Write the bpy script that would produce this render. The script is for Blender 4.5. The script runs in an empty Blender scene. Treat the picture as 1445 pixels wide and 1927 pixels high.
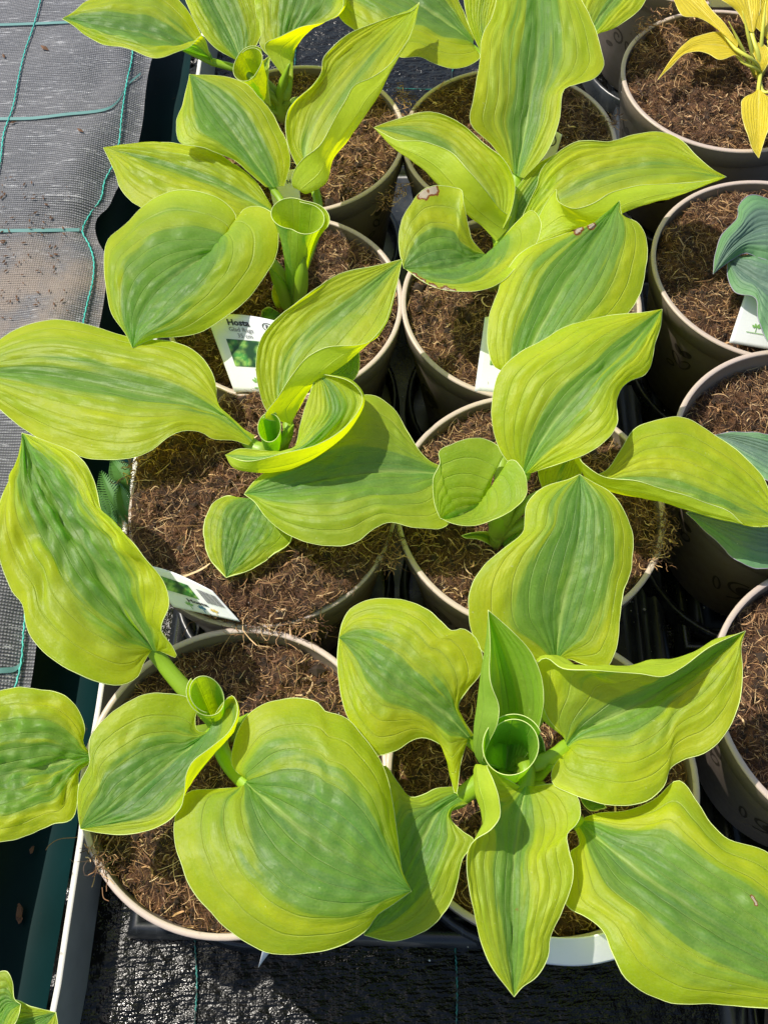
import bpy, bmesh, math, random
import numpy as np
from mathutils import Vector, Matrix, noise
random.seed(7); rng = np.random.default_rng(11)
S = 0.01                                        # everything below is measured in centimetres
scn = bpy.context.scene; COL = scn.collection

# ---------------------------------------------------------------- camera (solved from the ellipses of the pot rims)
ZR = 15.0                                       # rim plane above the bench
PITCH, ROLL, H, FOC = math.radians(28.32), math.radians(-2.156), 58.17, 1824.5
c_, s_ = math.cos(PITCH), math.sin(PITCH)
_r, _u, _f = np.array([1, 0, 0.]), np.array([0, c_, s_]), np.array([0, s_, -c_])
cr, sr = math.cos(ROLL), math.sin(ROLL)
AX = np.array([cr*_r+sr*_u, -sr*_r+cr*_u, _f])
cam = bpy.data.objects.new("camera", bpy.data.cameras.new("camera")); COL.objects.link(cam)
cam.matrix_world = Matrix(((AX[0][0], AX[1][0], -AX[2][0], 0), (AX[0][1], AX[1][1], -AX[2][1], 0),
                           (AX[0][2], AX[1][2], -AX[2][2], (H+ZR)*S), (0, 0, 0, 1)))
cam.data.sensor_fit = 'VERTICAL'; cam.data.sensor_height = 36; cam.data.lens = 36*FOC/1927
cam.data.clip_start = 0.01; cam.data.clip_end = 100
scn.camera = cam

def W(x, y, z):                                 # photo point at height z over the rim plane -> place, cm
    d = (x-722.5)/FOC*AX[0]-(y-963.5)/FOC*AX[1]+AX[2]; t = (z-H)/d[2]
    p = d*t; return np.array([p[0], p[1], z+ZR])

# ---------------------------------------------------------------- daylight
SUN = Vector((-0.58, 0.36, 1.0)).normalized()
w = bpy.data.worlds.new("World"); scn.world = w; w.use_nodes = True
nt = w.node_tree; bg = nt.nodes['Background']; sky = nt.nodes.new('ShaderNodeTexSky'); sky.sky_type = 'NISHITA'
sky.sun_disc = False; sky.sun_elevation = math.asin(SUN.z); sky.sun_rotation = math.atan2(SUN.x, SUN.y)
sky.dust_density = 2.0
nt.links.new(sky.outputs[0], bg.inputs[0]); bg.inputs[1].default_value = 0.13
sl = bpy.data.lights.new("sun", 'SUN'); sl.energy = 4.2; sl.angle = math.radians(0.6); sl.color = (1, 0.94, 0.84)
so = bpy.data.objects.new("sun", sl); COL.objects.link(so); so.rotation_euler = SUN.to_track_quat('Z', 'Y').to_euler()
scn.view_settings.view_transform = 'Standard'; scn.view_settings.look = 'None'
scn.view_settings.exposure = 0.3
scn.cycles.max_bounces = 8; scn.cycles.transmission_bounces = 6; scn.cycles.caustics_reflective = False

# ---------------------------------------------------------------- object helpers
WL = {}                                         # world location of every parent, cm
def link(o, parent, loc):
    COL.objects.link(o)
    WL[o.name] = np.array(loc, float)
    if parent is not None:
        o.parent = parent; o.location = Vector((WL[o.name]-WL[parent.name])*S)
    else: o.location = Vector(WL[o.name]*S)
    return o
def empty(name, loc, label=None, cat=None, group=None, kind=None):
    o = bpy.data.objects.new(name, None); o.empty_display_size = .02; link(o, None, loc)
    return tag(o, label, cat, group, kind)
def tag(o, label=None, cat=None, group=None, kind=None):
    if label: o['label'] = label
    if cat: o['category'] = cat
    if group: o['group'] = group
    if kind: o['kind'] = kind
    return o
def mesh(name, V, F, mats, uv=None, par=None, smooth=True, mi=None):
    """V n*3 in cm (already local), F list or array of faces"""
    me = bpy.data.meshes.new(name)
    V = np.asarray(V, float)*S
    if isinstance(F, np.ndarray):
        n = len(F); k = F.shape[1]
        me.vertices.add(len(V)); me.vertices.foreach_set('co', V.ravel())
        me.loops.add(n*k); me.loops.foreach_set('vertex_index', F.astype(np.int32).ravel())
        me.polygons.add(n); me.polygons.foreach_set('loop_start', np.arange(0, n*k, k, dtype=np.int32))
        me.update(calc_edges=True)
    else: me.from_pydata(V.tolist(), [], [list(map(int, f)) for f in F]); n = len(F)
    if mi is not None: me.polygons.foreach_set('material_index', np.asarray(mi, np.int32))
    if smooth: me.polygons.foreach_set('use_smooth', np.ones(len(me.polygons), bool))
    for m in (mats if isinstance(mats, (list, tuple)) else [mats]): me.materials.append(m)
    if uv is not None:
        l = me.uv_layers.new(name='UVMap'); vi = np.zeros(len(me.loops), np.int32); me.loops.foreach_get('vertex_index', vi)
        l.data.foreach_set('uv', np.asarray(uv)[vi].astype(np.float32).ravel())
    if par is not None:
        a = me.attributes.new('par', 'FLOAT_COLOR', 'POINT'); a.data.foreach_set('color', np.asarray(par, np.float32).ravel())
    me.validate(); return me
def obj(name, V, F, mats, parent=None, loc=None, **k):
    """V in world cm; loc = origin"""
    V = np.asarray(V, float)
    if loc is None: loc = V.mean(0)
    me = mesh(name, V-np.asarray(loc), F, mats, **k)
    return link(bpy.data.objects.new(name, me), parent, loc)

def grid_faces(n, m, wrap=False):
    i, j = np.meshgrid(np.arange(n-1), np.arange(m if wrap else m-1), indexing='ij'); j2 = (j+1) % m
    return np.stack([i*m+j, (i+1)*m+j, (i+1)*m+j2, i*m+j2], -1).reshape(-1, 4)
def spline(P, n, closed=False):
    """centripetal Catmull-Rom through P, resampled to n points evenly by length"""
    P = np.asarray(P, float)
    if len(P) == 2: return P[0]+(P[1]-P[0])*np.linspace(0, 1, n)[:, None]
    Q = np.vstack([2*P[0]-P[1], P, 2*P[-1]-P[-2]]); out = []
    for i in range(1, len(Q)-2):
        p0, p1, p2, p3 = Q[i-1:i+3]
        d = [max(np.linalg.norm(b-a)**.5, 1e-4) for a, b in ((p0, p1), (p1, p2), (p2, p3))]
        m1 = ((p1-p0)/d[0]-(p2-p0)/(d[0]+d[1])+(p2-p1)/d[1])*d[1]
        m2 = ((p2-p1)/d[1]-(p3-p1)/(d[1]+d[2])+(p3-p2)/d[2])*d[1]
        t = np.linspace(0, 1, 12, endpoint=False)[:, None]
        out.append((2*t**3-3*t**2+1)*p1+(t**3-2*t**2+t)*m1+(-2*t**3+3*t**2)*p2+(t**3-t**2)*m2)
    C = np.vstack(out+[Q[-2][None]]); l = np.r_[0, np.cumsum(np.linalg.norm(np.diff(C, axis=0), axis=1))]
    s = np.linspace(0, l[-1], n); return np.stack([np.interp(s, l, C[:, k]) for k in range(C.shape[1])], 1)
def tube(P, r, m=6, cap=True, flat=1.0, up=(0, 0, 1)):
    """swept tube through points P (n*3) radius r (scalar or n)"""
    P = np.asarray(P, float); n = len(P); r = np.broadcast_to(np.asarray(r, float), (n,))
    T = np.gradient(P, axis=0); T /= np.linalg.norm(T, axis=1)[:, None]+1e-9
    U = np.asarray(up, float)-T*(T@np.asarray(up, float))[:, None]
    bad = np.linalg.norm(U, axis=1) < .15; U[bad] = np.array([1, 0, 0])-T[bad]*T[bad][:, :1]
    U /= np.linalg.norm(U, axis=1)[:, None]; B = np.cross(T, U)
    a = np.arange(m)/m*2*np.pi
    V = P[:, None]+r[:, None, None]*(np.cos(a)[None, :, None]*B[:, None]+flat*np.sin(a)[None, :, None]*U[:, None])
    V = V.reshape(-1, 3); F = grid_faces(n, m, True).tolist()
    if cap: F += [list(range(m)), list(range((n-1)*m, n*m))[::-1]]
    return V, F
def join(parts):
    V = []; F = []; o = 0
    for v, f in parts:
        V.append(np.asarray(v)); F += [[i+o for i in q] for q in (f.tolist() if isinstance(f, np.ndarray) else f)]; o += len(v)
    return np.vstack(V), F
def lathe(prof, m=72, wob=0):
    a = np.arange(m)/m*2*np.pi; P = np.asarray(prof, float)
    V = np.stack([P[:, 0][:, None]*np.cos(a), P[:, 0][:, None]*np.sin(a), np.broadcast_to(P[:, 1][:, None], (len(P), m))], -1).reshape(-1, 3)
    return V, grid_faces(len(P), m, True)
def box(x0, x1, y0, y1, z0, z1, b=0):
    V = np.array([(x, y, z) for x in (x0, x1) for y in (y0, y1) for z in (z0, z1)], float)
    return V, [(0, 1, 3, 2), (4, 6, 7, 5), (0, 4, 5, 1), (2, 3, 7, 6), (0, 2, 6, 4), (1, 5, 7, 3)]

# ---------------------------------------------------------------- materials
class G:
    def __init__(s, name):
        s.m = bpy.data.materials.new(name); s.m.use_nodes = True; s.t = s.m.node_tree
        s.b = s.t.nodes['Principled BSDF']; s.out = s.t.nodes['Material Output']
    def n(s, typ, **k):
        nd = s.t.nodes.new('ShaderNode'+typ)
        for a, v in k.items():
            if a.startswith('i_'):
                key = a[2:]; key = int(key) if key.isdigit() else key.replace('_', ' '); s.set(nd.inputs[key], v)
            else: setattr(nd, a, v)
        return nd
    def set(s, inp, v):
        if isinstance(v, bpy.types.NodeSocket): s.t.links.new(v, inp)
        elif isinstance(v, bpy.types.Node): s.t.links.new(v.outputs[0], inp)
        else:
            if inp.type == 'RGBA' and len(v) == 3: v = (*v, 1)
            inp.default_value = v
    def math(s, op, a, b=0., c=0., clamp=False):
        nd = s.n('Math', operation=op, use_clamp=clamp); s.set(nd.inputs[0], a); s.set(nd.inputs[1], b); s.set(nd.inputs[2], c); return nd.outputs[0]
    def mix(s, f, a, b):
        nd = s.n('Mix', data_type='RGBA'); s.set(nd.inputs[0], f); s.set(nd.inputs[6], a); s.set(nd.inputs[7], b); return nd.outputs[2]
    def ramp(s, f, lo, hi, a=0., b=1.):
        nd = s.n('MapRange', interpolation_type='SMOOTHSTEP'); s.set(nd.inputs[0], f)
        for i, v in zip((1, 2, 3, 4), (lo, hi, a, b)): s.set(nd.inputs[i], v)
        return nd.outputs[0]
    def comb(s, x, y, z=0.):
        nd = s.n('CombineXYZ'); s.set(nd.inputs[0], x); s.set(nd.inputs[1], y); s.set(nd.inputs[2], z); return nd.outputs[0]
    def noise(s, vec, scale, detail=3., rough=.55):
        nd = s.n('TexNoise'); 
        if vec is not None: s.set(nd.inputs['Vector'], vec)
        s.set(nd.inputs['Scale'], scale); s.set(nd.inputs['Detail'], detail); s.set(nd.inputs['Roughness'], rough); return nd.outputs[0]
    def bump(s, h, strength=.3, dist=.001, normal=None):
        nd = s.n('Bump'); s.set(nd.inputs['Height'], h); nd.inputs['Strength'].default_value = strength; nd.inputs['Distance'].default_value = dist
        if normal is not None: s.set(nd.inputs['Normal'], normal)
        return nd.outputs[0]
    def P(s, **k):
        for a, v in k.items(): s.set(s.b.inputs[a.replace('_', ' ')], v)
        return s.m

def leaf_material(name, gA, gB, yA, yB, pale, tr_g, tr_y, trans=.42, rough=.42, spec=.35):
    g = G(name)
    uv = g.n('UVMap', uv_map='UVMap').outputs[0]; sx = g.n('SeparateXYZ', i_0=uv); u, v = sx.outputs[0], sx.outputs[1]
    at = g.n('Attribute', attribute_name='par'); sc = g.n('SeparateColor', i_0=at.outputs['Color'])
    wd, seed, tint, burn = sc.outputs[0], sc.outputs[1], sc.outputs[2], at.outputs['Alpha']
    cu = g.math('MULTIPLY_ADD', u, 2., -1.); au = g.math('ABSOLUTE', cu)
    so_ = g.math('MULTIPLY', seed, 37.)
    streak = g.noise(g.comb(g.math('MULTIPLY', cu, 4.6), g.math('MULTIPLY', v, 1.5), so_), 1.0, 3., .5)
    fine = g.noise(g.comb(g.math('MULTIPLY', cu, 38.), g.math('MULTIPLY', v, 9.), so_), 1.0, 3.)
    blot = g.noise(g.comb(g.math('MULTIPLY', cu, 3.), g.math('MULTIPLY', v, 2.5), so_), 1.3, 3.)
    e = g.math('SUBTRACT', wd, au)
    e = g.math('ADD', e, g.math('MULTIPLY', g.math('SUBTRACT', streak, .5), 1.05))
    e = g.math('ADD', e, g.math('MULTIPLY', g.math('SUBTRACT', fine, .5), .12))
    # the green stays off the narrow base and reaches up to the tip
    mask = g.math('MULTIPLY', g.ramp(e, -.05, .07), g.ramp(e, -.1, .35, .82, 1.))
    mid = g.math('MULTIPLY', g.ramp(g.math('ADD', e, g.math('MULTIPLY', g.math('SUBTRACT', blot, .45), .9)), .1, .2), .38)
    green = g.mix(g.ramp(g.math('MULTIPLY_ADD', fine, .35, g.math('MULTIPLY', streak, .65)), .35, .65), gA, gB)
    green = g.mix(g.math('MULTIPLY', g.ramp(blot, .5, .8), .4), green, yA)
    yel = g.mix(g.ramp(blot, .3, .7), yA, yB)
    yel = g.mix(tint, yel, gB)
    base = g.mix(mask, yel, green)
    halo = g.math('MULTIPLY', g.math('MULTIPLY', g.ramp(e, -.32, .0), g.math('SUBTRACT', 1., mask)), .5)
    base = g.mix(halo, base, gB)
    trc = g.mix(mask, tr_y, tr_g); trc = g.mix(tint, trc, tr_g)
    # pale midrib fading towards the tip, and fine pale veins
    k = g.math('MULTIPLY', g.math('SUBTRACT', 1., v), .035)
    rib = g.math('MULTIPLY', g.ramp(au, g.math('MULTIPLY', k, .3), g.math('ADD', k, .05), 1., 0.), g.ramp(v, .0, .75, .75, .0))
    vp = g.math('POWER', au, .85)
    tri = g.math('ABSOLUTE', g.math('SUBTRACT', g.math('FRACT', g.math('MULTIPLY', vp, 6.)), .5))
    vein = g.ramp(tri, .5, .40, 1., 0.)
    vein = g.ramp(tri, .44, .5)
    base = g.mix(g.math('MULTIPLY', vein, .22), base, pale)
    base = g.mix(rib, base, pale)
    tc = g.n('TexCoord').outputs['Object']
    spk = g.noise(tc, 900., 2.); base = g.mix(g.math('MULTIPLY', g.ramp(spk, .3, .75), .16), base, pale)
    base = g.mix(g.ramp(g.noise(tc, 420., 2.), .72, .78, 0., .5), base, (.75, .80, .45))
    # dry scorched patches
    bn = g.math('ADD', burn, g.math('MULTIPLY', g.math('SUBTRACT', g.noise(tc, 130., 5.), .5), 1.5))
    base = g.mix(g.ramp(bn, .36, .46), base, (.30, .10, .025)); base = g.mix(g.ramp(bn, .60, .72), base, (.72, .62, .44))
    trc = g.mix(g.ramp(bn, .42, .5), trc, (.3, .16, .06))
    # the lower side is paler and duller
    back = g.n('NewGeometry').outputs['Backfacing']
    base = g.mix(g.math('MULTIPLY', back, .38), base, g.mix(.55, pale, yA))
    h = g.math('ADD', g.math('MULTIPLY', vein, -.5), g.math('MULTIPLY', fine, .3))
    quil = g.noise(g.comb(g.math('MULTIPLY', cu, 9.), g.math('MULTIPLY', v, 16.), so_), 1., 2.)
    h = g.math('ADD', h, g.math('MULTIPLY', quil, .55))
    skin = g.noise(tc, 1400., 2.)
    quil2 = g.noise(tc, 75., 3.); h = g.math('ADD', h, g.math('MULTIPLY', quil2, 1.1)); nb = g.bump(h, .6, .0014); nb = g.bump(skin, .14, .0002, nb)
    g.P(Base_Color=base, Roughness=g.math('MULTIPLY_ADD', blot, .25, rough-.1), Specular_IOR_Level=spec, Normal=nb)
    tl = g.n('BsdfTranslucent'); g.set(tl.inputs[0], trc); g.set(tl.inputs[1], nb)
    mx = g.n('MixShader'); mx.inputs[0].default_value = trans
    g.t.links.new(g.b.outputs[0], mx.inputs[1]); g.t.links.new(tl.outputs[0], mx.inputs[2]); g.t.links.new(mx.outputs[0], g.out.inputs[0])
    return g.m

M = {}
M['leaf'] = leaf_material('variegated_hosta_leaf', (.105, .25, .070), (.19, .375, .048), (.36, .52, .008), (.53, .63, .014), (.58, .72, .20),
                          (.28, .70, .0), (.95, 1.0, .0), trans=.54, rough=.42, spec=.32)
M['blue'] = leaf_material('blue_hosta_leaf', (.095, .165, .125), (.135, .225, .155), (.11, .26, .10), (.14, .30, .12), (.22, .34, .22),
                          (.10, .28, .05), (.14, .34, .06), trans=.22, rough=.5)
M['yellow'] = leaf_material('yellow_hosta_leaf', (.66, .54, .015), (.74, .60, .02), (.80, .64, .02), (.86, .70, .04), (.88, .80, .25),
                            (.8, .72, .01), (.9, .8, .01), trans=.4)
def stalk(name, top, mid, bot):
    g = G(name); uv = g.n('UVMap', uv_map='UVMap').outputs[0]; v = g.n('SeparateXYZ', i_0=uv).outputs[1]
    nz = g.noise(g.n('TexCoord').outputs['Object'], 150.)
    st = g.noise(g.n('Mapping', i_0=uv, i_3=(22, 1.2, 1)).outputs[0], 1.)
    c = g.mix(g.ramp(g.math('ADD', v, g.math('MULTIPLY', nz, .15)), .45, .75), top, mid); c = g.mix(g.ramp(v, .78, 1.), c, bot)
    c = g.mix(g.math('MULTIPLY', g.ramp(st, .5, .7), .35), c, mid)
    g.P(Base_Color=c, Roughness=.4, Specular_IOR_Level=.4, Normal=g.bump(st, .3, .0006))
    return g.m
M['petiole'] = stalk('green_petiole', (.21, .36, .012), (.21, .31, .03), (.20, .15, .05))
M['bpetiole'] = stalk('blue_petiole', (.09, .2, .1), (.12, .2, .1), (.14, .12, .08))
M['ypetiole'] = stalk('yellow_petiole', (.62, .62, .08), (.45, .48, .07), (.22, .10, .04))
g = G('pale_leaf_margin'); M['margin'] = g.P(Base_Color=(.62, .72, .24), Roughness=.6)
g = G('purple_grey_margin'); M['bmargin'] = g.P(Base_Color=(.26, .25, .30), Roughness=.5)
g = G('yellow_margin'); M['ymargin'] = g.P(Base_Color=(.82, .74, .20), Roughness=.5)

def plastic(name, col, dirt=(.10, .07, .05), rough=.45, amt=.35):
    g = G(name); tc = g.n('TexCoord').outputs['Object']
    n1 = g.noise(tc, 120., 5., .7); n2 = g.noise(tc, 25., 3.)
    c = g.mix(g.ramp(n1, .60, .78, 0., amt), col, dirt); c = g.mix(g.ramp(n2, .3, .8, 0., .25), c, tuple(x*.75 for x in col))
    return g.P(Base_Color=c, Roughness=g.ramp(n1, .3, .8, rough-.08, rough+.15), Normal=g.bump(n1, .15, .0004))
M['pot'] = plastic('taupe_pot_plastic', (.22, .175, .145))  # walls and rim band: shade under the lip is painted into this darker taupe
M['rim'] = plastic('taupe_pot_rim', (.48, .39, .335), amt=.8)  # same plastic as the wall, painted lighter as the sunlit lip
M['print'] = G('dark_print').P(Base_Color=(.05, .038, .028), Roughness=.5)
M['tag'] = plastic('white_label_plastic', (.80, .82, .84), rough=.35, amt=.08)
M['ink'] = G('black_ink').P(Base_Color=(.015, .015, .02), Roughness=.5)
M['ink2'] = G('grey_ink').P(Base_Color=(.12, .12, .13), Roughness=.5)
M['inkg'] = G('green_ink').P(Base_Color=(.20, .42, .10), Roughness=.5)
M['inkb'] = G('blue_ink').P(Base_Color=(.03, .20, .38), Roughness=.5)
M['inky'] = G('ochre_ink').P(Base_Color=(.62, .45, .10), Roughness=.5)
g = G('foliage_picture_print'); tc = g.n('TexCoord').outputs['Object']
vo = g.n('TexVoronoi', i_Scale=150.); g.set(vo.inputs['Vector'], tc); nn = g.noise(tc, 260.)
M['photo'] = g.P(Base_Color=g.mix(g.ramp(vo.outputs['Distance'], .15, .75), g.mix(g.ramp(nn, .4, .6), (.07, .30, .05), (.30, .52, .10)), (.01, .06, .015)), Roughness=.4)
# soil
g = G('brown_coir_soil'); tc = g.n('TexCoord').outputs['Object']
n1 = g.noise(tc, 90., 8., .7); n2 = g.noise(tc, 420., 4., .7); n3 = g.noise(tc, 35., 2.)
c = g.mix(g.ramp(n1, .35, .7), (.020, .011, .006), (.17, .074, .030)); c = g.mix(g.ramp(n2, .56, .72, 0., .6), c, (.26, .13, .06))
M['soil'] = g.P(Base_Color=c, Roughness=.85, Normal=g.bump(g.math('ADD', n1, n2), .9, .003))
g = G('coir_fibre'); rnd = g.n('NewGeometry').outputs['Random Per Island']
cr_ = g.n('ValToRGB', i_0=rnd); el = cr_.color_ramp.elements
el[0].position = 0; el[0].color = (.035, .018, .009, 1); el[1].position = 1; el[1].color = (.80, .58, .32, 1)
for p, c in ((.35, (.09, .036, .014, 1)), (.58, (.24, .12, .05, 1)), (.84, (.50, .29, .125, 1))): q = el.new(p); q.color = c
M['fibre'] = g.P(Base_Color=cr_.outputs[0], Roughness=.7)
M['crumb'] = G('dark_soil_crumb').P(Base_Color=(.03, .018, .011), Roughness=.9)
M['perlite'] = G('white_speck').P(Base_Color=(.75, .73, .68), Roughness=.8)
# tray
g = G('black_tray_plastic'); tc = g.n('TexCoord').outputs['Object']
n1 = g.noise(tc, 30., 4.); n2 = g.noise(tc, 300., 3.); n3 = g.noise(g.n('Mapping', i_0=tc, i_3=(260, 8, 8)).outputs[0], 1., 3.)
c = g.mix(g.ramp(n1, .4, .75), (.012, .014, .016), (.035, .038, .04)); c = g.mix(g.ramp(n2, .66, .76, 0., .5), c, (.16, .15, .13))
c = g.mix(g.ramp(n3, .62, .75, 0., .35), c, (.09, .10, .11))
M['tray'] = g.P(Base_Color=c, Roughness=g.ramp(n1, .3, .7, .22, .45), Normal=g.bump(n1, .2, .002))
# woven ground cover
def woven(name, dark, light, wet):
    g = G(name); tc = g.n('TexCoord').outputs['Object']
    wa = g.n('TexWave', wave_type='BANDS', bands_direction='Y', i_Scale=115., i_Distortion=1.2, i_Detail=2., i_Detail_Scale=.6)
    wb = g.n('TexWave', wave_type='BANDS', bands_direction='X', i_Scale=150., i_Distortion=.8, i_Detail=1.)
    g.set(wa.inputs['Vector'], tc); g.set(wb.inputs['Vector'], tc)
    pool = g.noise(tc, 9., 4.); gr = g.noise(g.n('Mapping', i_0=tc, i_3=(45, 620, 100)).outputs[0], 1., 5., .75); n2 = g.noise(tc, 260., 4.)
    weave = g.math('MULTIPLY', wa.outputs[1], g.math('MULTIPLY_ADD', wb.outputs[1], .4, .6))
    c = g.mix(weave, dark, light)
    c = g.mix(g.ramp(gr, .55, .72, 0., .75), c, tuple(min(1, x*(1.5 if wet else 3.6)+(0 if wet else .12)) for x in light))  # pale streaks along the weave: glints painted into the colour
    if wet:
        rip = g.noise(g.n('Mapping', i_0=tc, i_3=(75, 120, 60)).outputs[0], 1., 4., .55)
        h = g.math('ADD', g.math('MULTIPLY', weave, .08), g.math('MULTIPLY', rip, 2.2))
        return g.P(Base_Color=c, Roughness=g.ramp(pool, .42, .66, .14, .3), Specular_IOR_Level=.36, Normal=g.bump(h, 1., .0017)), g
    return None, (g, c, weave, gr, n2, pool, tc)
M['wet'], _ = woven('wet_black_ground_cloth', (.002, .002, .0015), (.004, .004, .003), True)
_, (g, c, weave, gr, n2, pool, tc) = woven('grey_ground_cloth', (.05, .05, .055), (.26, .26, .27), False)
geo = g.n('NewGeometry').outputs['Position']; sp = g.n('SeparateXYZ', i_0=geo)
mud = g.math('MULTIPLY', g.ramp(sp.outputs[1], .50, .56), g.ramp(sp.outputs[1], .74, .64))
mud = g.math('MULTIPLY', mud, g.ramp(g.noise(tc, 22., 4.), .35, .62))
c = g.mix(g.math('MULTIPLY', mud, .95), c, (.26, .21, .17)); c = g.mix(g.ramp(n2, .66, .76, 0., .8), c, (.05, .035, .025))
M['cloth'] = g.P(Base_Color=c, Roughness=g.ramp(gr, .3, .7, .55, .35), Specular_IOR_Level=.5, Normal=g.bump(g.math('ADD', g.math('ADD', weave, gr), g.math('MULTIPLY', n2, .8)), .8, .0014))
g = G('teal_thread'); tc = g.n('TexCoord').outputs['Object']
M['thread'] = g.P(Base_Color=g.mix(g.ramp(g.noise(tc, 300.), .4, .6), (.02, .32, .26), (.06, .52, .42)), Roughness=.5)
g = G('wet_teal_thread'); M['thread_wet'] = g.P(Base_Color=g.mix(g.ramp(g.noise(g.n('TexCoord').outputs['Object'], 160.), .42, .56), (.004, .02, .018), (.012, .17, .14)), Roughness=.35)
M['band'] = G('faded_teal_weave').P(Base_Color=(.10, .24, .22), Roughness=.5)
g = G('dark_green_gutter_plastic'); tc = g.n('TexCoord').outputs['Object']; n1 = g.noise(tc, 14., 4.); n2 = g.noise(tc, 160., 4.)
c = g.mix(n1, (.001, .010, .009), (.003, .024, .026)); c = g.mix(g.ramp(n2, .68, .76, 0., .6), c, (.10, .06, .03))
M['gutter'] = g.P(Base_Color=c, Roughness=.5, Specular_IOR_Level=.12, Normal=g.bump(n1, .15, .002))
g = G('weathered_white_strip'); tc = g.n('TexCoord').outputs['Object']; n2 = g.noise(tc, 120., 5.)
M['strip'] = g.P(Base_Color=g.mix(g.ramp(n2, .62, .74, 0., .7), (.66, .64, .57), (.15, .12, .08)), Roughness=.5)
M['stripside'] = g2 = G('strip_side'); M['stripside'] = g2.P(Base_Color=g2.mix(g2.noise(g2.n('TexCoord').outputs['Object'], 60.), (.30, .30, .25), (.50, .49, .42)), Roughness=.6)
M['fern'] = G('dark_fern_green').P(Base_Color=(.06, .17, .03), Roughness=.6)
M['debris'] = G('brown_debris').P(Base_Color=(.16, .08, .04), Roughness=.9)
#MORE
# ---------------------------------------------------------------- the bench
BED = 0.0
def rib(P, z): return np.array([W(x, y, z) for x, y in P])
# wet black cloth under everything
nx, ny = 120, 150
X, Y = np.meshgrid(np.linspace(-24.5, 75, nx), np.linspace(-30, 150, ny), indexing='ij')
Z = np.array([[0.10*noise.noise(Vector((x*.25, y*.25, 0)))+.05*noise.noise(Vector((x*.9, y*.9, 3))) for x, y in zip(a, b)] for a, b in zip(X, Y)])
V = np.stack([X, Y, Z-.15], -1).reshape(-1, 3); V[:, 0] = np.where(V[:, 0] < -20.5, -24.2+(V[:, 1]-0)*.058, V[:, 0])
o = obj('wet_ground_cloth', V, grid_faces(nx, ny), M['wet'], loc=(0, 0, 0)); tag(o, kind='structure')
# pale edging strip along the left of the bench
SP = [(-23.6, -30), (-22.75, -6), (-21.8, 8), (-21.2, 26), (-19.6, 62), (-17.5, 104), (-15.4, 150)]
sp_ = spline([(a, b, 0) for a, b in SP], 60)
def extr(line, offs):                           # offs: list of (dx, z) cross-section
    V = np.array([[(p[0]+dx, p[1], z) for dx, z in offs] for p in line]).reshape(-1, 3)
    return V, grid_faces(len(line), len(offs))
st = empty('edging_strip', (-21, 0, 0), 'long pale edging strip standing between the dark green gutter and the pots', 'edging')
wv = sp_.copy(); wv[:, 0] += np.array([.06*math.sin(i*.7)+.05*math.sin(i*1.9) for i in range(60)])
V, F = extr(wv, [(-.42, 3.6), (-.38, 3.9), (-.05, 3.9), (0, 3.84)]); obj('top_edge', V, F, M['strip'], st)
V, F = extr(wv, [(0.02, 3.82), (.55, 0.0), (-.2, -1)]); obj('side_face', V, F, M['stripside'], st)
V, F = extr(wv, [(-.42, 3.62), (-.62, -6)]); obj('outer_face', V, F, M['stripside'], st)
# gutter
gp = []
for i in range(15):
    a = math.pi*i/14; gp.append((-5.3+4.6*math.cos(a), 2.6-4.2*math.sin(a)-1.0*(1-math.cos(a))))
gp = [(-.66, 2.9)]+gp+[(-10.1, .6), (-10.4, .2), (-11.0, -4)]
V, F = extr(sp_, gp)
gt = empty('green_gutter', (-26, 0, -4), 'dark green plastic gutter running beside the pale strip at the left', 'gutter')
obj('trough', V, F, M['gutter'], gt)
for q, (x, y) in enumerate([(38, 1720), (105, 1740), (60, 1600)]):
    p = W(x, y, -17); k = bmesh.new(); bmesh.ops.create_icosphere(k, subdivisions=2, radius=1)
    v = np.array([a.co[:] for a in k.verts]); f = [[b.index for b in a.verts] for a in k.faces]; k.free()
    v *= np.array([.28, .7, .15])*(1-.3*q); v += np.array([noise.noise_vector(Vector(a*2+q)) for a in v])*.3; v += np.array([noise.noise_vector(Vector(a*9+q)) for a in v])*.12
    tag(obj('soil_crumb', v+p, f, M['debris'], loc=p, smooth=False), ('brown soil crumb lying in the gutter at the far left', 'larger brown crumb beside the pale strip in the gutter', 'small brown speck of soil in the lower gutter')[q], 'soil crumb')
# grey ground cloth of the aisle, its free edge hanging over the gutter
E_ = [(300, -60), (285, 60), (272, 110), (262, 200), (240, 292), (214, 330), (205, 350), (196, 368), (176, 385), (170, 402), (176, 430), (190, 455), (195, 470), (191, 530), (182, 590), (165, 660), (140, 760), (120, 900), (95, 1030), (70, 1130), (58, 1200), (50, 1250), (40, 1300), (20, 1400), (-40, 1600), (-90, 1800), (-130, 2000)]
ed = spline([W(x, y, -11.6) for x, y in E_], 170)
eds = np.convolve(np.pad(ed[:, 0], 8, mode='edge'), np.ones(17)/17, 'valid')
n, m = 170, 90; V = np.zeros((n, m, 3)); tt = np.linspace(0, 1, m)
for i in range(n):
    e = ed[i]; d = 62*tt**1.5
    x = eds[i]-d+(e[0]-eds[i])*np.exp(-d/7); y = np.full(m, e[1]); z = np.full(m, 3.4)
    z += np.array([.55*noise.noise(Vector((a*.06, e[1]*.055, 1)))+.35*noise.noise(Vector((a*.2, e[1]*.16, 5))) for a in x])
    z -= 1.5*np.exp(-(d/2.2)**2)                # the edge droops
    z += .5*np.exp(-((d-4.5)/2)**2)*math.sin(e[1]*.25)
    V[i] = np.stack([x, y, z], -1)
CL = V
tag(obj('aisle_ground_cloth', V.reshape(-1, 3), grid_faces(n, m), M['cloth'], loc=(-40, 50, 0)), kind='structure')
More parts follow.
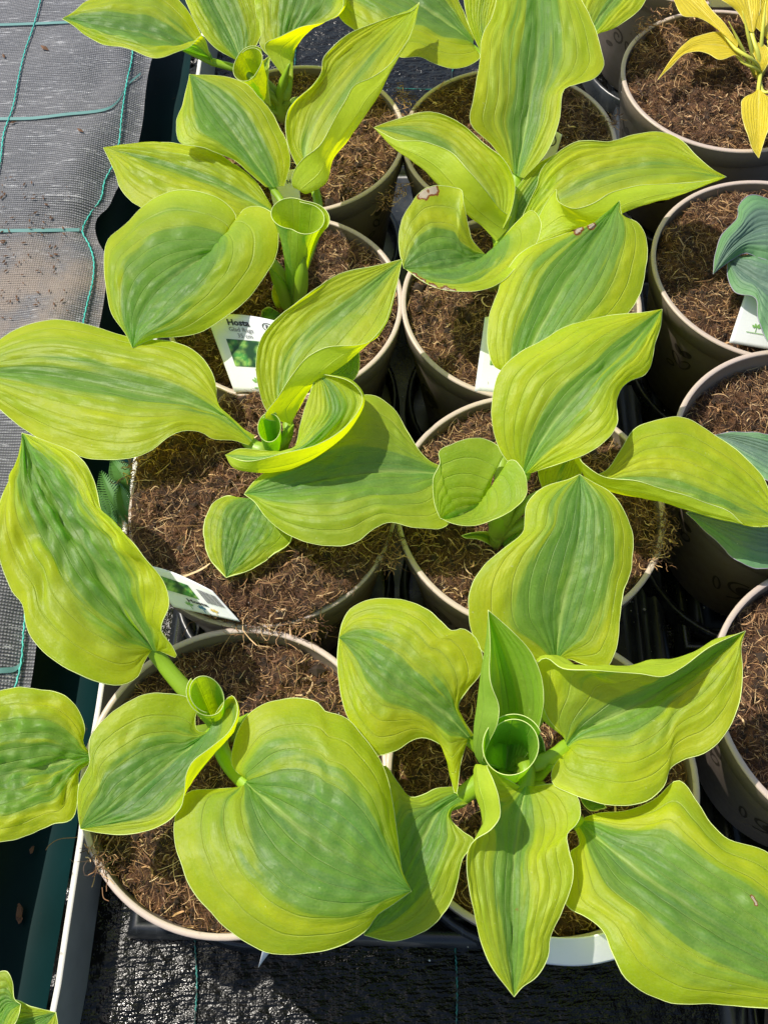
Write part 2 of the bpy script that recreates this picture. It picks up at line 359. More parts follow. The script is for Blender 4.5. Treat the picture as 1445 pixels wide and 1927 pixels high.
def on_cloth(x, y):
    z = -11.6
    for _ in range(3):
        p = W(x, y, z); i = np.argmin(abs(ed[:, 1]-p[1])); j = np.argmin(abs(CL[i, :, 0]-p[0])); z = CL[i, j, 2]-ZR+.2
    return W(x, y, z)
def twist(P, r, n, name, mat, label, cat, group=None):
    C = spline(P, n); rr = r*(1+.45*np.abs(np.sin(np.arange(n)*1.3)))
    C[:, 0] += r*.5*np.sin(np.arange(n)*1.3)
    V, F = tube(C, rr, 5); return tag(obj(name, V, F, mat), label, cat, group)
T1 = [(84, -30), (77, 0), (62, 55), (48, 95), (35, 150), (24, 205), (8, 250), (2, 300), (-6, 340), (-10, 420)]
T2 = [(252, 80), (248, 115), (240, 150), (230, 215), (224, 272), (212, 312), (198, 340), (190, 375), (172, 400), (156, 435), (168, 460), (177, 490), (175, 530), (165, 570), (158, 604), (150, 650), (120, 780), (90, 1000), (58, 1090), (46, 1180), (40, 1250), (22, 1320)]
twist([on_cloth(*p) for p in T1], .065, 240, 'teal_thread', M['thread'], 'teal marker thread crossing the grey cloth at the far left', 'thread', 'teal threads of the aisle cloth')
twist([on_cloth(*p) for p in T2], .065, 520, 'teal_thread', M['thread'], 'teal marker thread following the free edge of the grey cloth', 'thread', 'teal threads of the aisle cloth')
for P, lb in (([(-40, 46), (0, 46), (60, 44), (110, 42), (160, 40)], 'faded teal weft line at the top of the grey cloth'),
              ([(-40, 224), (0, 223), (60, 222), (120, 215), (200, 205), (222, 190), (240, 160), (265, 138)], 'faded teal weft line curving up to the cloth edge'),
              ([(-40, 436), (0, 434), (80, 433), (150, 432)], 'faded teal weft line crossing the muddy part of the grey cloth'),
              ([(-40, 1270), (0, 1262), (30, 1258), (46, 1240)], 'faded teal weft line under the large puckered leaf')):
    C = spline([on_cloth(*p) for p in P], 40); C[:, 2] -= .02
    V = np.concatenate([C+[0, .22, 0], C-[0, .22, 0]], 1).reshape(-1, 3)
    tag(obj('weft_line', V, grid_faces(40, 2), M['band']), lb, 'weft line')
# debris on the grey cloth
pts = [(85, 90, .5), (8, 105, .3), (152, 245, .35), (25, 230, .3)]+[(rng.uniform(0, 130), rng.uniform(330, 600), rng.uniform(.06, .22)) for _ in range(110)]
parts = []
for x, y, r in pts:
    p = on_cloth(x, y); a = rng.uniform(0, 6.28); dv = np.array([math.cos(a), math.sin(a), 0]); q = np.array([-dv[1], dv[0], 0]); u = np.array([0, 0, 1])
    v = np.array([p+dv*r*1.5, p-dv*r*1.4, p+q*r*.6, p-q*r*.5, p+u*r*.5]); parts.append((v, [(0, 2, 4), (2, 1, 4), (1, 3, 4), (3, 0, 4)]))
V, F = join(parts); tag(obj('soil_specks', V, F, M['debris'], smooth=False), 'scattered brown soil specks on the muddy grey cloth', 'soil', kind='stuff')
# teal threads of the bench cloth
for P, lb in (([(366, 1700), (368, 1790), (371, 1850), (366, 1940)], 'teal thread on the wet cloth below the lower left pot'),
              ([(852, 1740), (857, 1795), (860, 1860), (858, 1940)], 'teal thread on the wet cloth left of the drooping centre leaf'),
              ([(561, 60), (557, 90), (555, 124)], 'teal thread on the wet cloth behind the top left pot'),
              ([(858, 110), (851, 135), (850, 150)], 'teal thread on the wet cloth behind the top middle pot'),
              ([(745, 166), (790, 168), (830, 168), (860, 166)], 'teal weft thread between the two rearmost pots')):
    twist([W(x, y, -14.97) for x, y in P], .05, 110, 'teal_thread', M['thread_wet'], lb, 'thread')

# trays ---------------------------------------------------------
TY = -3.55
def to_w(p, org=(0, 0)):
    a = math.radians(TY); x, y, z = p; return (org[0]+x*math.cos(a)-y*math.sin(a), org[1]+x*math.sin(a)+y*math.cos(a), z)
def tray(x0, x1, y0, y1, label, sockets):
    t = empty('carrying_tray', to_w(((x0+x1)/2, (y0+y1)/2, 0)), label, 'tray', 'black carrying trays under the pots')
    R_ = lambda V: np.array([to_w(p) for p in V])
    prof = [(0, .05), (.25, 1.5), (.9, 1.6), (1.2, .45), (1.9, .4), (2.05, 1.0), (2.35, 1.0), (2.5, .4), (3.4, .35)]
    rings = []
    for d, z in prof: rings.append([(x0+d, y0+d, z), (x1-d, y0+d, z), (x1-d, y1-d, z), (x0+d, y1-d, z)])
    V = np.array(rings).reshape(-1, 3); obj('tray_rim', R_(V), grid_faces(len(prof), 4, True), M['tray'], t, smooth=False)
    V, F = box(x0+3.3, x1-3.3, y0+3.3, y1-3.3, .1, .36); obj('tray_floor', R_(V), F, M['tray'], t, smooth=False)
    for q in range(int((x1-x0-8)/4.5)):
        xx = x0+5.5+q*4.5; V, F = box(xx, xx+.25, y0+3.5, y1-3.5, .36, .6); obj('rib', R_(V), F, M['tray'], t, smooth=False)
    for (sx, sy) in sockets:
        V, F = lathe([(8.9, .37), (8.75, 2.2), (8.45, 2.4), (8.2, 2.2), (8.1, .37)], 48); obj('socket', V+np.array([sx, sy, 0]), F, M['tray'], t)
    return t
POTS = {  # centre x, y, rim height offset, radius, soil level
 'B4': (-9.50, 14.1, .0, 9.25, -1.3), 'B3': (-8.25, 32.35, .15, 9.2, .15), 'B2': (-7.1, 50.1, 0, 9.2, -.8), 'B1': (-6.1, 68.5, .1, 9.2, -.8),
 'C4': (8.72, 13.27, .1, 9.25, -1.2), 'C3': (9.9, 31.45, 0, 9.2, -.9), 'C2': (11.1, 49.2, .12, 9.2, -1.0), 'C1': (11.9, 67.2, 0, 9.2, -.5),
 'D1': (32.1, 74.0, 0, 9.5, -.7), 'D2': (31.2, 52.2, -.3, 9.4, -1.0), 'D3': (29.2, 33.9, 1., 9.2, -2.0), 'D4': (28.6, 16.9, .7, 9.1, -1.3), 'D5': (30.2, -1.6, 0, 9.2, -1.2), 'D0': (32.6, 93.6, 0, 9.3, -1.0)}
P2 = lambda *k: [POTS[i][:2] for i in k]
tray(-19.2, 20.3, 5.3, 43.5, 'black carrying tray under the four nearest hosta pots', P2('B4', 'B3', 'C4', 'C3'))
tray(-19.2, 20.3, 44.1, 82, 'black carrying tray under the rear four hosta pots', P2('B2', 'B1', 'C2', 'C1'))
tray(20.9, 60, -14, 26.0, 'black carrying tray at the lower right corner', P2('D4', 'D5'))
tray(20.9, 60, 26.6, 64.2, 'black carrying tray under the blue leaved hosta pots', P2('D3', 'D2'))
tray(20.9, 60, 64.8, 106, 'black carrying tray under the yellow hosta pot', P2('D1', 'D0'))
# pale specks spilt on the trays
parts = []
for k in range(170):
    x = rng.uniform(19, 26) if k < 120 else rng.uniform(-2, 5); y = rng.uniform(4, 62); r = rng.uniform(.03, .10); z = .62
    if k % 9 == 0: r *= 1.6
    p = np.array([x, y, z]); v = p+r*np.array([(1, 0, 0), (-1, .2, 0), (0, 1, 0), (.1, -1, 0), (0, 0, .8)]); parts.append((v, [(0, 2, 4), (2, 1, 4), (1, 3, 4), (3, 0, 4)]))
V, F = join(parts); tag(obj('perlite_specks', V, F, M['perlite'], smooth=False), 'tiny pale specks spilt on the black trays between the pots', 'specks', kind='stuff')

# pots ---------------------------------------------------------
def curl(n, r0, r1, turns):
    a = np.linspace(0, turns*6.283, n); r = np.linspace(r0, r1, n); return np.stack([r*np.cos(a), r*np.sin(a)], 1)
def ell(cx, cy, rx, ry, rot, n=16):
    a = np.linspace(0, 6.283, n); c, s = math.cos(rot), math.sin(rot); x = rx*np.cos(a); y = ry*np.sin(a)
    return np.stack([cx+x*c-y*s, cy+x*s+y*c], 1)
RB = 7.1
def wall_r(z, R): return R-.35-(R-.35-RB)*(-z-1.9)/(13-1.9)
def on_wall(q, a0, R, out=.03):                 # q: (arc cm, z) -> point on the pot's outside
    q = np.asarray(q); r = wall_r(q[:, 1], R)+out; a = a0+q[:, 0]/8.5
    return np.stack([r*np.cos(a), r*np.sin(a), q[:, 1]], 1)
def stroke(q, a0, R, wdt=.09, closed=False):
    d = np.gradient(q, axis=0); nrm = np.stack([-d[:, 1], d[:, 0]], 1); nrm /= np.linalg.norm(nrm, axis=1)[:, None]+1e-9
    return np.stack([on_wall(q+nrm*wdt, a0, R), on_wall(q-nrm*wdt, a0, R)], 1).reshape(-1, 3), grid_faces(len(q), 2)
def fill(q, a0, R):
    V = on_wall(np.vstack([q.mean(0), q]), a0, R); n = len(q); return V, [(0, i+1, (i+1) % n+1) for i in range(n)]
def doodles(R):
    out = []
    for k in range(9):                          # a ring of little leaf, petal and acorn drawings
        a = k*6.283/9; z0 = -6.2-(k % 2)*1.0; P = []
        if k % 3 == 0:
            P += [stroke(ell(0, z0+.9, .35, .75, -.5), a, R), stroke(ell(-.9, z0+1.0, .3, .7, .6), a, R), fill(ell(-.1, z0+2.4, .38, .6, -.9), a, R), fill(ell(-.9, z0+2.3, .32, .55, .8), a, R), stroke(ell(-1.4, z0-.2, .45, .25, .3), a, R)]
        elif k % 3 == 1:
            P += [fill(ell(0, z0+.6, .8, .95, .5), a, R), stroke(ell(-.35, z0+.85, 1.05, 1.1, .5)[2:12], a, R, .12), stroke(np.array([(0, z0-.4), (-.3, z0-1.1), (-1.0, z0-1.6)]), a, R, .12), stroke(ell(-2.2, z0-.2, .28, 1.0, .25), a, R)]
        else:
            P += [stroke(curl(18, .2, 1.0, 1.4)+[0, z0+.6], a, R, .12), stroke(ell(1.7, z0-.2, .3, 1.0, .4), a, R), fill(ell(-1.3, z0-1.0, .7, .3, .3), a, R)]
        out.append(join(P))
    return out
def soil_mesh(R, seed):
    nr, na = 46, 150; r = (np.linspace(0, 1, nr)**.8)*(R-.55); a = np.arange(na)/na*2*np.pi
    V = np.zeros((nr, na, 3))
    for i, rr in enumerate(r):
        for j, aa in enumerate(a):
            x, y = rr*math.cos(aa), rr*math.sin(aa)
            z = .6*noise.noise(Vector((x*.45, y*.45, seed)))+.85*abs(noise.noise(Vector((x*1.1, y*1.1, seed+9))))+.16*noise.noise(Vector((x*4, y*4, seed+3)))
            z += .35*(1-(rr/R)**2)-(.25 if i == nr-1 else 0)
            V[i, j] = x, y, z
    return V
def fibres(R, seed, count, spill=0.):
    """curled coir strands, crumbs of peat and a few white specks: one cheap mesh"""
    r_ = np.random.default_rng(seed); Vs = []; Fs = []; mi = []; o = 0; K = 6
    base = np.array([noise.noise(Vector((i*.37, seed, 0))) for i in range(10)])
    n = count
    rad = np.sqrt(r_.uniform(0, 1, n))*(R-.55); a = r_.uniform(0, 6.283, n); cx, cy = rad*np.cos(a), rad*np.sin(a)
    ln = r_.gamma(1.9, .33, n)+.15; ln = np.minimum(ln, 3.0); wd = r_.uniform(.008, .022, n)*(1+2.2*(r_.uniform(0, 1, n) > .93))
    th = r_.uniform(0, 6.283, n); cv = r_.normal(0, .85, n); el = r_.normal(.0, .35, n); roll = r_.uniform(0, 3.14, n)
    lim = np.maximum(R-.55+spill-rad, 0)
    hz = r_.exponential(.12, n)-.03
    for k in range(n):
        x, y = cx[k], cy[k]; z0 = .6*noise.noise(Vector((x*.45, y*.45, seed)))+.85*abs(noise.noise(Vector((x*1.1, y*1.1, seed+9))))+.16*noise.noise(Vector((x*4, y*4, seed+3)))+.35*(1-(rad[k]/R)**2)+hz[k]
        t = np.linspace(-.5, .5, K); ang = th[k]+cv[k]*t*(1+.3*ln[k]); step = ln[k]/(K-1)
        px = x+np.cumsum(np.cos(ang))*step-np.sum(np.cos(ang))*step/2; py = y+np.cumsum(np.sin(ang))*step-np.sum(np.sin(ang))*step/2
        rr = np.hypot(px, py); lim_ = R-.5 if r_.uniform() > spill else R+.7
        f = np.minimum(1, lim_/np.maximum(rr, 1e-6)); px *= f; py *= f
        pz = z0+el[k]*t*ln[k]*.6+.10*np.sin(t*5+k); pz = np.maximum(pz, z0-.12)
        wx, wy, wz = -np.sin(ang)*math.cos(roll[k]), np.cos(ang)*math.cos(roll[k]), math.sin(roll[k])*np.ones(K)
        ww = wd[k]*(1-(2*t)**4*.6)
        A = np.stack([px+wx*ww, py+wy*ww, pz+wz*ww], 1); B = np.stack([px-wx*ww, py-wy*ww, pz-wz*ww], 1)
        Vs.append(np.stack([A, B], 1).reshape(-1, 3)); i = np.arange(K-1)*2+o
        Fs.append(np.stack([i, i+2, i+3, i+1], 1)); mi += [0]*(K-1); o += 2*K
    Oct = np.array([(1, 0, 0), (0, 1, 0), (-1, 0, 0), (0, -1, 0), (0, 0, 1), (0, 0, -1)], float)
    OF = np.array([(0, 1, 4, 4), (1, 2, 4, 4), (2, 3, 4, 4), (3, 0, 4, 4), (1, 0, 5, 5), (2, 1, 5, 5), (3, 2, 5, 5), (0, 3, 5, 5)])
    T3 = []; TV = []
    for k in range(700):
        rad_ = math.sqrt(r_.uniform())*(R-.8); aa = r_.uniform(0, 6.283); x, y = rad_*math.cos(aa), rad_*math.sin(aa)
        z0 = .6*noise.noise(Vector((x*.45, y*.45, seed)))+.85*abs(noise.noise(Vector((x*1.1, y*1.1, seed+9))))+.35*(1-(rad_/R)**2)
        white = k > 688; s = r_.uniform(.04, .075) if white else r_.gamma(1.6, .06)+.03
        v = Oct*r_.uniform(.6, 1.2, (6, 1))*s*[1, 1, .7]+[x, y, z0+.06]; TV.append(v); T3.append((o, white)); o += 6
    V = np.vstack(Vs+TV); Q = np.vstack(Fs)
    faces = Q.tolist(); mi = list(mi)
    for st_, white in T3:
        for f in OF: faces.append([int(f[0]+st_), int(f[1]+st_), int(f[2]+st_)]); mi.append(2 if white else 1)
    return mesh('coir_fibres', V, faces, [M['fibre'], M['crumb'], M['perlite']], mi=mi, smooth=False)
VAR = []
for sd in (3, 14, 27):
    sv = soil_mesh(9.2, sd)
    VAR.append((mesh('potting_soil', sv.reshape(-1, 3), grid_faces(46, 150, True), M['soil']), fibres(9.2, sd, 12000, .04 if sd != 14 else .14)))
pot_me = {}
V, F = lathe([(9.2-.39, -.13), (9.2-.46, -1.9), (9.2-.9, -2.2), (RB-.5, -12.9), (0.01, -13), (0.01, -13.3), (RB-.2, -13.3), (RB, -13.0), (9.2-.35, -1.95)], 96)
pot_me['pot_wall'] = mesh('pot_wall', V, F, M['pot'])
V, F = lathe([(9.2-.39, -.12), (9.2-.38, -.05), (9.2-.34, .0), (9.2-.09, .0), (9.2-.01, -.05), (9.2, -.12)], 96)
pot_me['rim'] = mesh('rim', V, F, M['rim'])
V, F = lathe([(9.2-.01, -.13), (9.2-.03, -.4), (9.2-.12, -1.85), (9.2-.3, -1.96), (9.2-.36, -1.96)], 96)
pot_me['rim_band'] = mesh('rim_band', V, F, M['pot'])
dood = [mesh('printed_drawing', v, f, M['print'], smooth=False) for v, f in doodles(9.2)]
POTL = {'B4': 'taupe pot nearest the lower left corner, holding a big heart shaped leaf', 'B3': 'taupe pot heaped with soil that spills over its white sunlit rim',
 'B2': 'taupe pot with the readable white name label at its front rim', 'B1': 'taupe pot in the left row farthest from the viewer',
 'C4': 'taupe pot at the bottom centre with a rolled green tube leaf in its middle', 'C3': 'taupe pot below the cup shaped lime leaf, second from the front',
 'C2': 'taupe pot under the scorched curled leaf, its front wall in shade', 'C1': 'taupe pot behind the tall upright leaf at the top centre',
 'D1': 'taupe pot holding the small yellow leaved hosta', 'D2': 'taupe pot at the right edge holding blue green leaves and a blank sided label',
 'D3': 'taupe pot at the right edge with soil sunk well below its rim', 'D4': 'taupe pot at the right edge beside the upturned leaf tip',
 'D5': 'taupe pot just cut off by the lower right corner', 'D0': 'taupe pot at the top right behind the yellow hosta pot'}
ROT = {'D2': -2.45, 'D3': -2.75, 'D4': -2.9, 'D1': -2.9, 'D5': 2.7}
for i, (k, (x, y, dz, R, sz)) in enumerate(POTS.items()):
    t = empty('flower_pot', (x, y, ZR+dz), POTL[k], 'pot', 'taupe plastic flower pots'); sc = R/9.2
    for nm, me in pot_me.items():
        o = bpy.data.objects.new(nm, me); link(o, t, (x, y, ZR+dz)); o.scale = (sc, sc, 1)
    for d in dood:
        o = bpy.data.objects.new('printed_drawing', d); link(o, t, (x, y, ZR+dz)); o.scale = (sc, sc, 1); o.rotation_euler.z = ROT.get(k, i*.5)
    sm, fm = VAR[1 if k == 'B3' else (i % 3)]
    for nm, me, lb in (('potting_soil', sm, 0), ('coir_fibres', fm, 0)):
        o = bpy.data.objects.new(nm, me); link(o, t, (x, y, ZR+dz+sz)); o.scale = (sc*(1.04 if k == 'B3' else 1),)*2+(1.,); o.rotation_euler.z = i*1.37; o['kind'] = 'stuff'
# clumps of fibre hanging over rims
def clump(px, z, n, spread, ln, label, seed):
    r_ = np.random.default_rng(seed); P = []; p0 = np.array([W(*q, z) for q in px])
    for k in range(int(n*.6)):
        t = r_.uniform(0, len(p0)-1); i = min(int(t), len(p0)-2); c = p0[i]+(p0[i+1]-p0[i])*(t-i)+r_.normal(0, spread, 3)*[1, 1, .3]
        a = r_.uniform(0, 6.283); L = r_.gamma(3, ln/4.5); C = [c]; 
        for q in range(5): a += r_.normal(0, .5); C.append(C[-1]+np.array([math.cos(a), math.sin(a), r_.normal(-.15, .3)])*L/5)
        C = np.array(C); d = np.gradient(C, axis=0); nn = np.cross(d, r_.normal(0, 1, 3)); nn /= np.linalg.norm(nn, axis=1)[:, None]+1e-9
        w_ = r_.uniform(.012, .035); P.append((np.stack([C+nn*w_, C-nn*w_], 1).reshape(-1, 3), grid_faces(6, 2)))
    V, F = join(P); tag(obj('loose_coir', V, F, M['fibre'], smooth=False), label, 'coir', kind='stuff')
clump([(447, 1150), (480, 1168), (540, 1172), (600, 1180)], .25, 700, .35, 1.3, 'loose brown coir bridging the two rims right of the leaning label', 1)
clump([(300, 835), (265, 870), (255, 900)], .5, 520, .5, .9, 'loose brown coir tumbling over the white rim below the long left leaf', 2)
clump([(240, 985), (243, 1030), (275, 1070)], .4, 420, .35, .9, 'loose brown coir on the left rim beside the puckered leaf', 3)
clump([(735, 1000), (742, 1040), (725, 1065)], .3, 420, .3, .9, 'loose brown coir where the two middle pots touch', 4)
clump([(1250, 960), (1252, 1010), (1235, 1060)], .1, 420, .35, 1.0, 'loose brown coir hanging over the rim below the wide right leaf', 5)
clump([(755, 165), (765, 200), (775, 240), (778, 300)], .1, 520, .4, 1.1, 'loose brown coir between the two rearmost hosta pots', 6)
clump([(180, 1600), (185, 1615), (200, 1625)], .2, 130, .25, 1.2, 'tuft of tan coir on the rim of the lower left pot', 7)
clump([(1160, 235), (1150, 215)], .1, 90, .3, .9, 'few coir hairs on the rim behind the upright leaf', 8)
clump([(715, 385), (735, 370), (770, 345)], .1, 200, .35, 1., 'loose brown coir over the dark gap at the top centre', 9)
clump([(1195, 60), (1230, 35), (1265, 12)], .3, 260, .35, 1., 'loose brown coir over the rear rim of the yellow hosta pot', 10)

# ---------------------------------------------------------------- hosta leaves
NA, NU = 64, 60
def col3(P, zm, ez, n=NA):
    """photo outline points + height profile -> smooth 3D line with n rows"""
    P = np.array(P, float); l = np.r_[0, np.cumsum(np.hypot(*np.diff(P, axis=0).T))]; l /= l[-1]
    z = np.interp(l, np.linspace(0, 1, len(zm)), zm)
    if ez is not None: z = z+np.interp(l, np.linspace(0, 1, len(ez)), ez)
    return spline(np.array([W(a, b, c) for (a, b), c in zip(P, z)]), n)
class Plant:
    def __init__(s, crown, name, label, z=-1.0, mat='leaf', pet='petiole', mar='margin', group='variegated hosta plants in the left and middle rows', cat='hosta'):
        s.c = W(*crown, z); s.mat, s.pet, s.mar = mat, pet, mar; s.k = 0
        s.e = empty(name, s.c, label, cat, group)
LK = [0]
def leaf(pl, L, Mi, R, z, eL=(0, .3, 0), eR=(0, .3, 0), w=.55, tint=.0, FR=None, eFR=(0, 0), FL=None, eFL=(0, 0), bul=.5, rib=.05, quilt=.12, wave=.2,
         pet=.5, crown=None, cz=None, burn=None, mr=.024, plen=.30, dip=0., uF=.62, label=None):
    LK[0] += 1; sd = LK[0]*.618 % 1
    z = [q*.8 for q in z]; cols = []; us = []
    cols.append(col3(L, z, eL)); us.append(-1.)
    if FL: cols.append(col3(FL, z, eFL)); us.append(-uF)
    m = col3(Mi, z, None); cols.append(m); us.append(0.)
    if FR: cols.append(col3(FR, z, eFR)); us.append(uF)
    cols.append(col3(R, z, eR)); us.append(1.)
    C = np.array(cols); us = np.array(us); k = len(us)
    rj = np.random.default_rng(LK[0]+50)
    for q_ in (0, -1):                          # small unevenness of the outline
        a_ = rj.uniform(0, 6.28, 4); vq = np.linspace(0, 1, NA); jit = (.035*np.sin(vq*23+a_[0])+.02*np.sin(vq*47+a_[1])+.012*np.sin(vq*97+a_[2]))*min(1, np.linalg.norm(C[0]-C[-1], axis=1).max()/8)
        dd = C[q_]-m; dd /= np.linalg.norm(dd, axis=1)[:, None]+.4; C[q_] = C[q_]+dd*(jit*np.sin(np.pi*vq))[:, None]
    C[:, -1] = m[-1]
    # cross tangents, then Hermite across
    T = np.zeros_like(C)
    for i in range(k):
        if i == 0: T[i] = (C[1]-C[0])/(us[1]-us[0])
        elif i == k-1: T[i] = (C[-1]-C[-2])/(us[-1]-us[-2])
        else:
            a = (C[i]-C[i-1])/(us[i]-us[i-1]); b = (C[i+1]-C[i])/(us[i+1]-us[i]); h1, h2 = us[i]-us[i-1], us[i+1]-us[i]; T[i] = (a*h2+b*h1)/(h1+h2)
    T[0] = 2*(C[1]-C[0])/(us[1]-us[0])-T[1]; T[-1] = 2*(C[-1]-C[-2])/(us[-1]-us[-2])-T[-2]
    uu = np.linspace(-1, 1, NU+1); V = np.zeros((NA, NU+1, 3))
    for j, u in enumerate(uu):
        i = min(max(np.searchsorted(us, u, side='right')-1, 0), k-2); h = us[i+1]-us[i]; t = (u-us[i])/h
        V[:, j] = (2*t**3-3*t**2+1)*C[i]+(t**3-2*t**2+t)*h*T[i]+(-2*t**3+3*t**2)*C[i+1]+(t**3-t**2)*h*T[i+1]
    vv = np.linspace(0, 1, NA); fade = np.sin(np.pi*np.clip(vv, 0, 1))**.55
    au = np.abs(uu); width = np.linalg.norm(V[:, -1]-V[:, 0], axis=1).max()
    sc = min(1, width/9)
    V[:, :, 2] += (bul*sc*np.outer(fade, np.sin(np.pi*au)))-dip*np.outer(fade, (1-au)**3)
    rs = np.random.default_rng(LK[0]+5); ph = rs.uniform(0, 6.28, 6)
    wv_ = np.sin(vv*15+ph[0])*.6+np.sin(vv*27+ph[1])*.4; wv2 = np.sin(vv*13+ph[2])*.6+np.sin(vv*31+ph[3])*.4
    V[:, :, 2] += wave*sc*(np.outer(wv_*fade, np.clip(-uu, 0, 1)**3)+np.outer(wv2*fade, np.clip(uu, 0, 1)**3))
    du = np.gradient(V, axis=1); dv = np.gradient(V, axis=0); N = np.cross(dv, du); N /= np.linalg.norm(N, axis=2)[:, :, None]+1e-9
    mid = N[NA//2, NU//2-3:NU//2+4].mean(0)
    flip = mid[2] < 0
    if flip: N = -N
    between = np.abs(np.sin(np.pi*(au**.85)*6))**.9               # raised between the sunken veins
    vein = -(1-between)
    q = np.array([[noise.noise(Vector((u*7+sd*50, v*14, sd*9)))+.5*noise.noise(Vector((u*3+sd*50, v*4, sd*9))) for u in uu] for v in vv])
    D = rib*(vein+between*.6)[None]*fade[:, None]*(1-au**4)[None]+quilt*sc*q*between[None]*2.2*fade[:, None]*(1-au**6)[None]
    D -= .10*sc*np.outer(np.exp(-vv*2.5), np.exp(-(uu/.05)**2))
    V += N*D[:, :, None]
    U = np.stack(np.broadcast_arrays(uu[None]*.5+.5, vv[:, None]), -1).reshape(-1, 2)
    F = grid_faces(NA, NU+1)
    if flip: F = F
    else: F = F[:, ::-1]
    # make sure the upper side is the front
    bn = np.zeros((NA, NU+1))
    if burn:
        Vf = V
        for (x, y, bz, r) in burn:
            rel = (Vf-np.array([0, 0, H+ZR])); tx = rel@AX[0]/(rel@AX[2]); ty = rel@AX[1]/(rel@AX[2])
            X_ = 722.5+FOC*tx; Y_ = 963.5-FOC*ty; bn = np.maximum(bn, np.clip(1.15-np.hypot(X_-x, Y_-y)/r, 0, 1))
    par = np.zeros((NA, NU+1, 4)); par[..., 0] = w; par[..., 1] = sd; par[..., 2] = tint; par[..., 3] = bn
    lo = V[0, NU//2].copy()
    o = obj('leaf', V.reshape(-1, 3), F, M[pl.mat], pl.e, lo, uv=U, par=par.reshape(-1, 4))
    n0 = o.data.polygons[(NA//2)*NU+NU//2].normal
    if n0.z < 0: o.data.flip_normals()
    if label: o['label'] = label
    # thin pale edge of the blade
    e1 = V[:, 0]; e2 = V[:, -1]; r = mr*np.clip(np.minimum(vv*12, 1), .3, 1)*(.8+.35*np.sin(vv*23+ph[0])*np.sin(vv*9+ph[4]))
    a, fa = tube(e1, r, 5); b, fb = tube(e2, r, 5); v_, f_ = join([(a, fa), (b, fb)])
    obj('leaf_margin', v_, f_, M[pl.mar], o, lo)
    # petiole: from the crown up to the blade, running on under it as the midrib
    if pet:
        c = pl.c if crown is None else W(*crown, -1 if cz is None else cz)
        nb_ = max(3, int(NA*plen)); under = V[:nb_, NU//2]; b0 = V[0, NU//2]; tdir = V[3, NU//2]-V[0, NU//2]; tdir /= np.linalg.norm(tdir)+1e-9
        Ld = np.linalg.norm(b0-c); p1 = b0-tdir*Ld*.45; p2 = c+np.array([0, 0, 1])*Ld*.45; p2[2] = max(p2[2], c[2])
        t = np.linspace(0, 1, 18, endpoint=False)[:, None]; bz = (1-t)**3*c+3*(1-t)**2*t*p2+3*(1-t)*t*t*p1+t**3*b0
        path = np.vstack([bz, under]); n1 = len(bz); rr = np.r_[pet*(1.15-.3*np.linspace(0, 1, n1)), pet*.85*(1-np.linspace(0, 1, nb_))**1.3+.02]
        path[n1:, 2] -= rr[n1:]*.9; path[n1-6:n1, 2] -= rr[n1-6:n1]*np.linspace(.1, .9, 6)
        v_, f_ = tube(path, rr, 12, flat=.72); vl = np.r_[np.linspace(1, .35, n1), np.linspace(.35, 0, nb_)]
        uvp = np.stack([np.tile(np.arange(12)/12, len(path)), np.repeat(vl, 12)], 1)
        obj('petiole', v_, f_, M[pl.pet], o, lo, uv=uvp)
    return o
def rolled(pl, top, zt, base, zb, r, rb, turns=1.25, start=0., tilt=(0, 0), tip=.6, w=.5, tint=.3, lobes=0., flare=1.25, zc=1., label=None):
    """young leaf still rolled into a tube"""
    LK[0] += 1; sd = LK[0]*.618 % 1
    zt *= .82; A = W(*top, zt); B = W(*base, zb); n, m = 40, 72; t = np.linspace(0, 1, n)[:, None]; a = np.linspace(0, turns*2*np.pi, m)[None]
    ax = A-B; 
    rad = rb+(r-rb)*t**flare; rad = rad*(1-.16*a/(2*np.pi)*t)
    wave_ = 1+tip*.15*np.cos(a-1)*t+lobes*np.cos(2*a)*t**3
    ang = a+start
    cen = B+t[..., None]*ax if False else (B[None, None]+t[..., None]*ax[None, None])
    V = np.zeros((n, m, 3)); V[..., 0] = cen[..., 0]+rad*wave_*np.cos(ang); V[..., 1] = cen[..., 1]+rad*wave_*np.sin(ang)
    V[..., 2] = cen[..., 2]+t**2*(tilt[0]*np.cos(ang)+tilt[1]*np.sin(ang))+t**3*zc*.3*np.cos(a*1.0)
    uu = np.broadcast_to(np.linspace(0, 1, m)[None], (n, m)); U = np.stack([uu, np.broadcast_to(1-t*.9, (n, m))], -1).reshape(-1, 2)
    par = np.zeros((n, m, 4)); par[..., 0] = w; par[..., 1] = sd; par[..., 2] = tint
    o = obj('rolled_leaf', V.reshape(-1, 3), grid_faces(n, m), M[pl.mat], pl.e, B, uv=U, par=par.reshape(-1, 4))
    e = np.vstack([V[::2, 0], V[-1], V[::-2, -1]]); v_, f_ = tube(V[-1], .026, 5); obj('leaf_margin', v_, f_, M[pl.mar], o, B)
    if label: o['label'] = label
    return o
def sheath(pl, pts, z, r, name='leaf_sheath'):
    C = spline([W(x, y, q) for (x, y), q in zip(pts, z)], 20); rr = np.interp(np.linspace(0, 1, 20), np.linspace(0, 1, len(r)), r)*np.interp(np.linspace(0, 1, 20), [0, .7, 1], [1, 1, .25])
    v, f = tube(C, rr, 12, flat=.8); uv = np.stack([np.tile(np.arange(12)/12, 20), np.repeat(np.linspace(1, .1, 20), 12)], 1)
    return obj(name, v, f, M[pl.pet], pl.e, C[0], uv=uv)
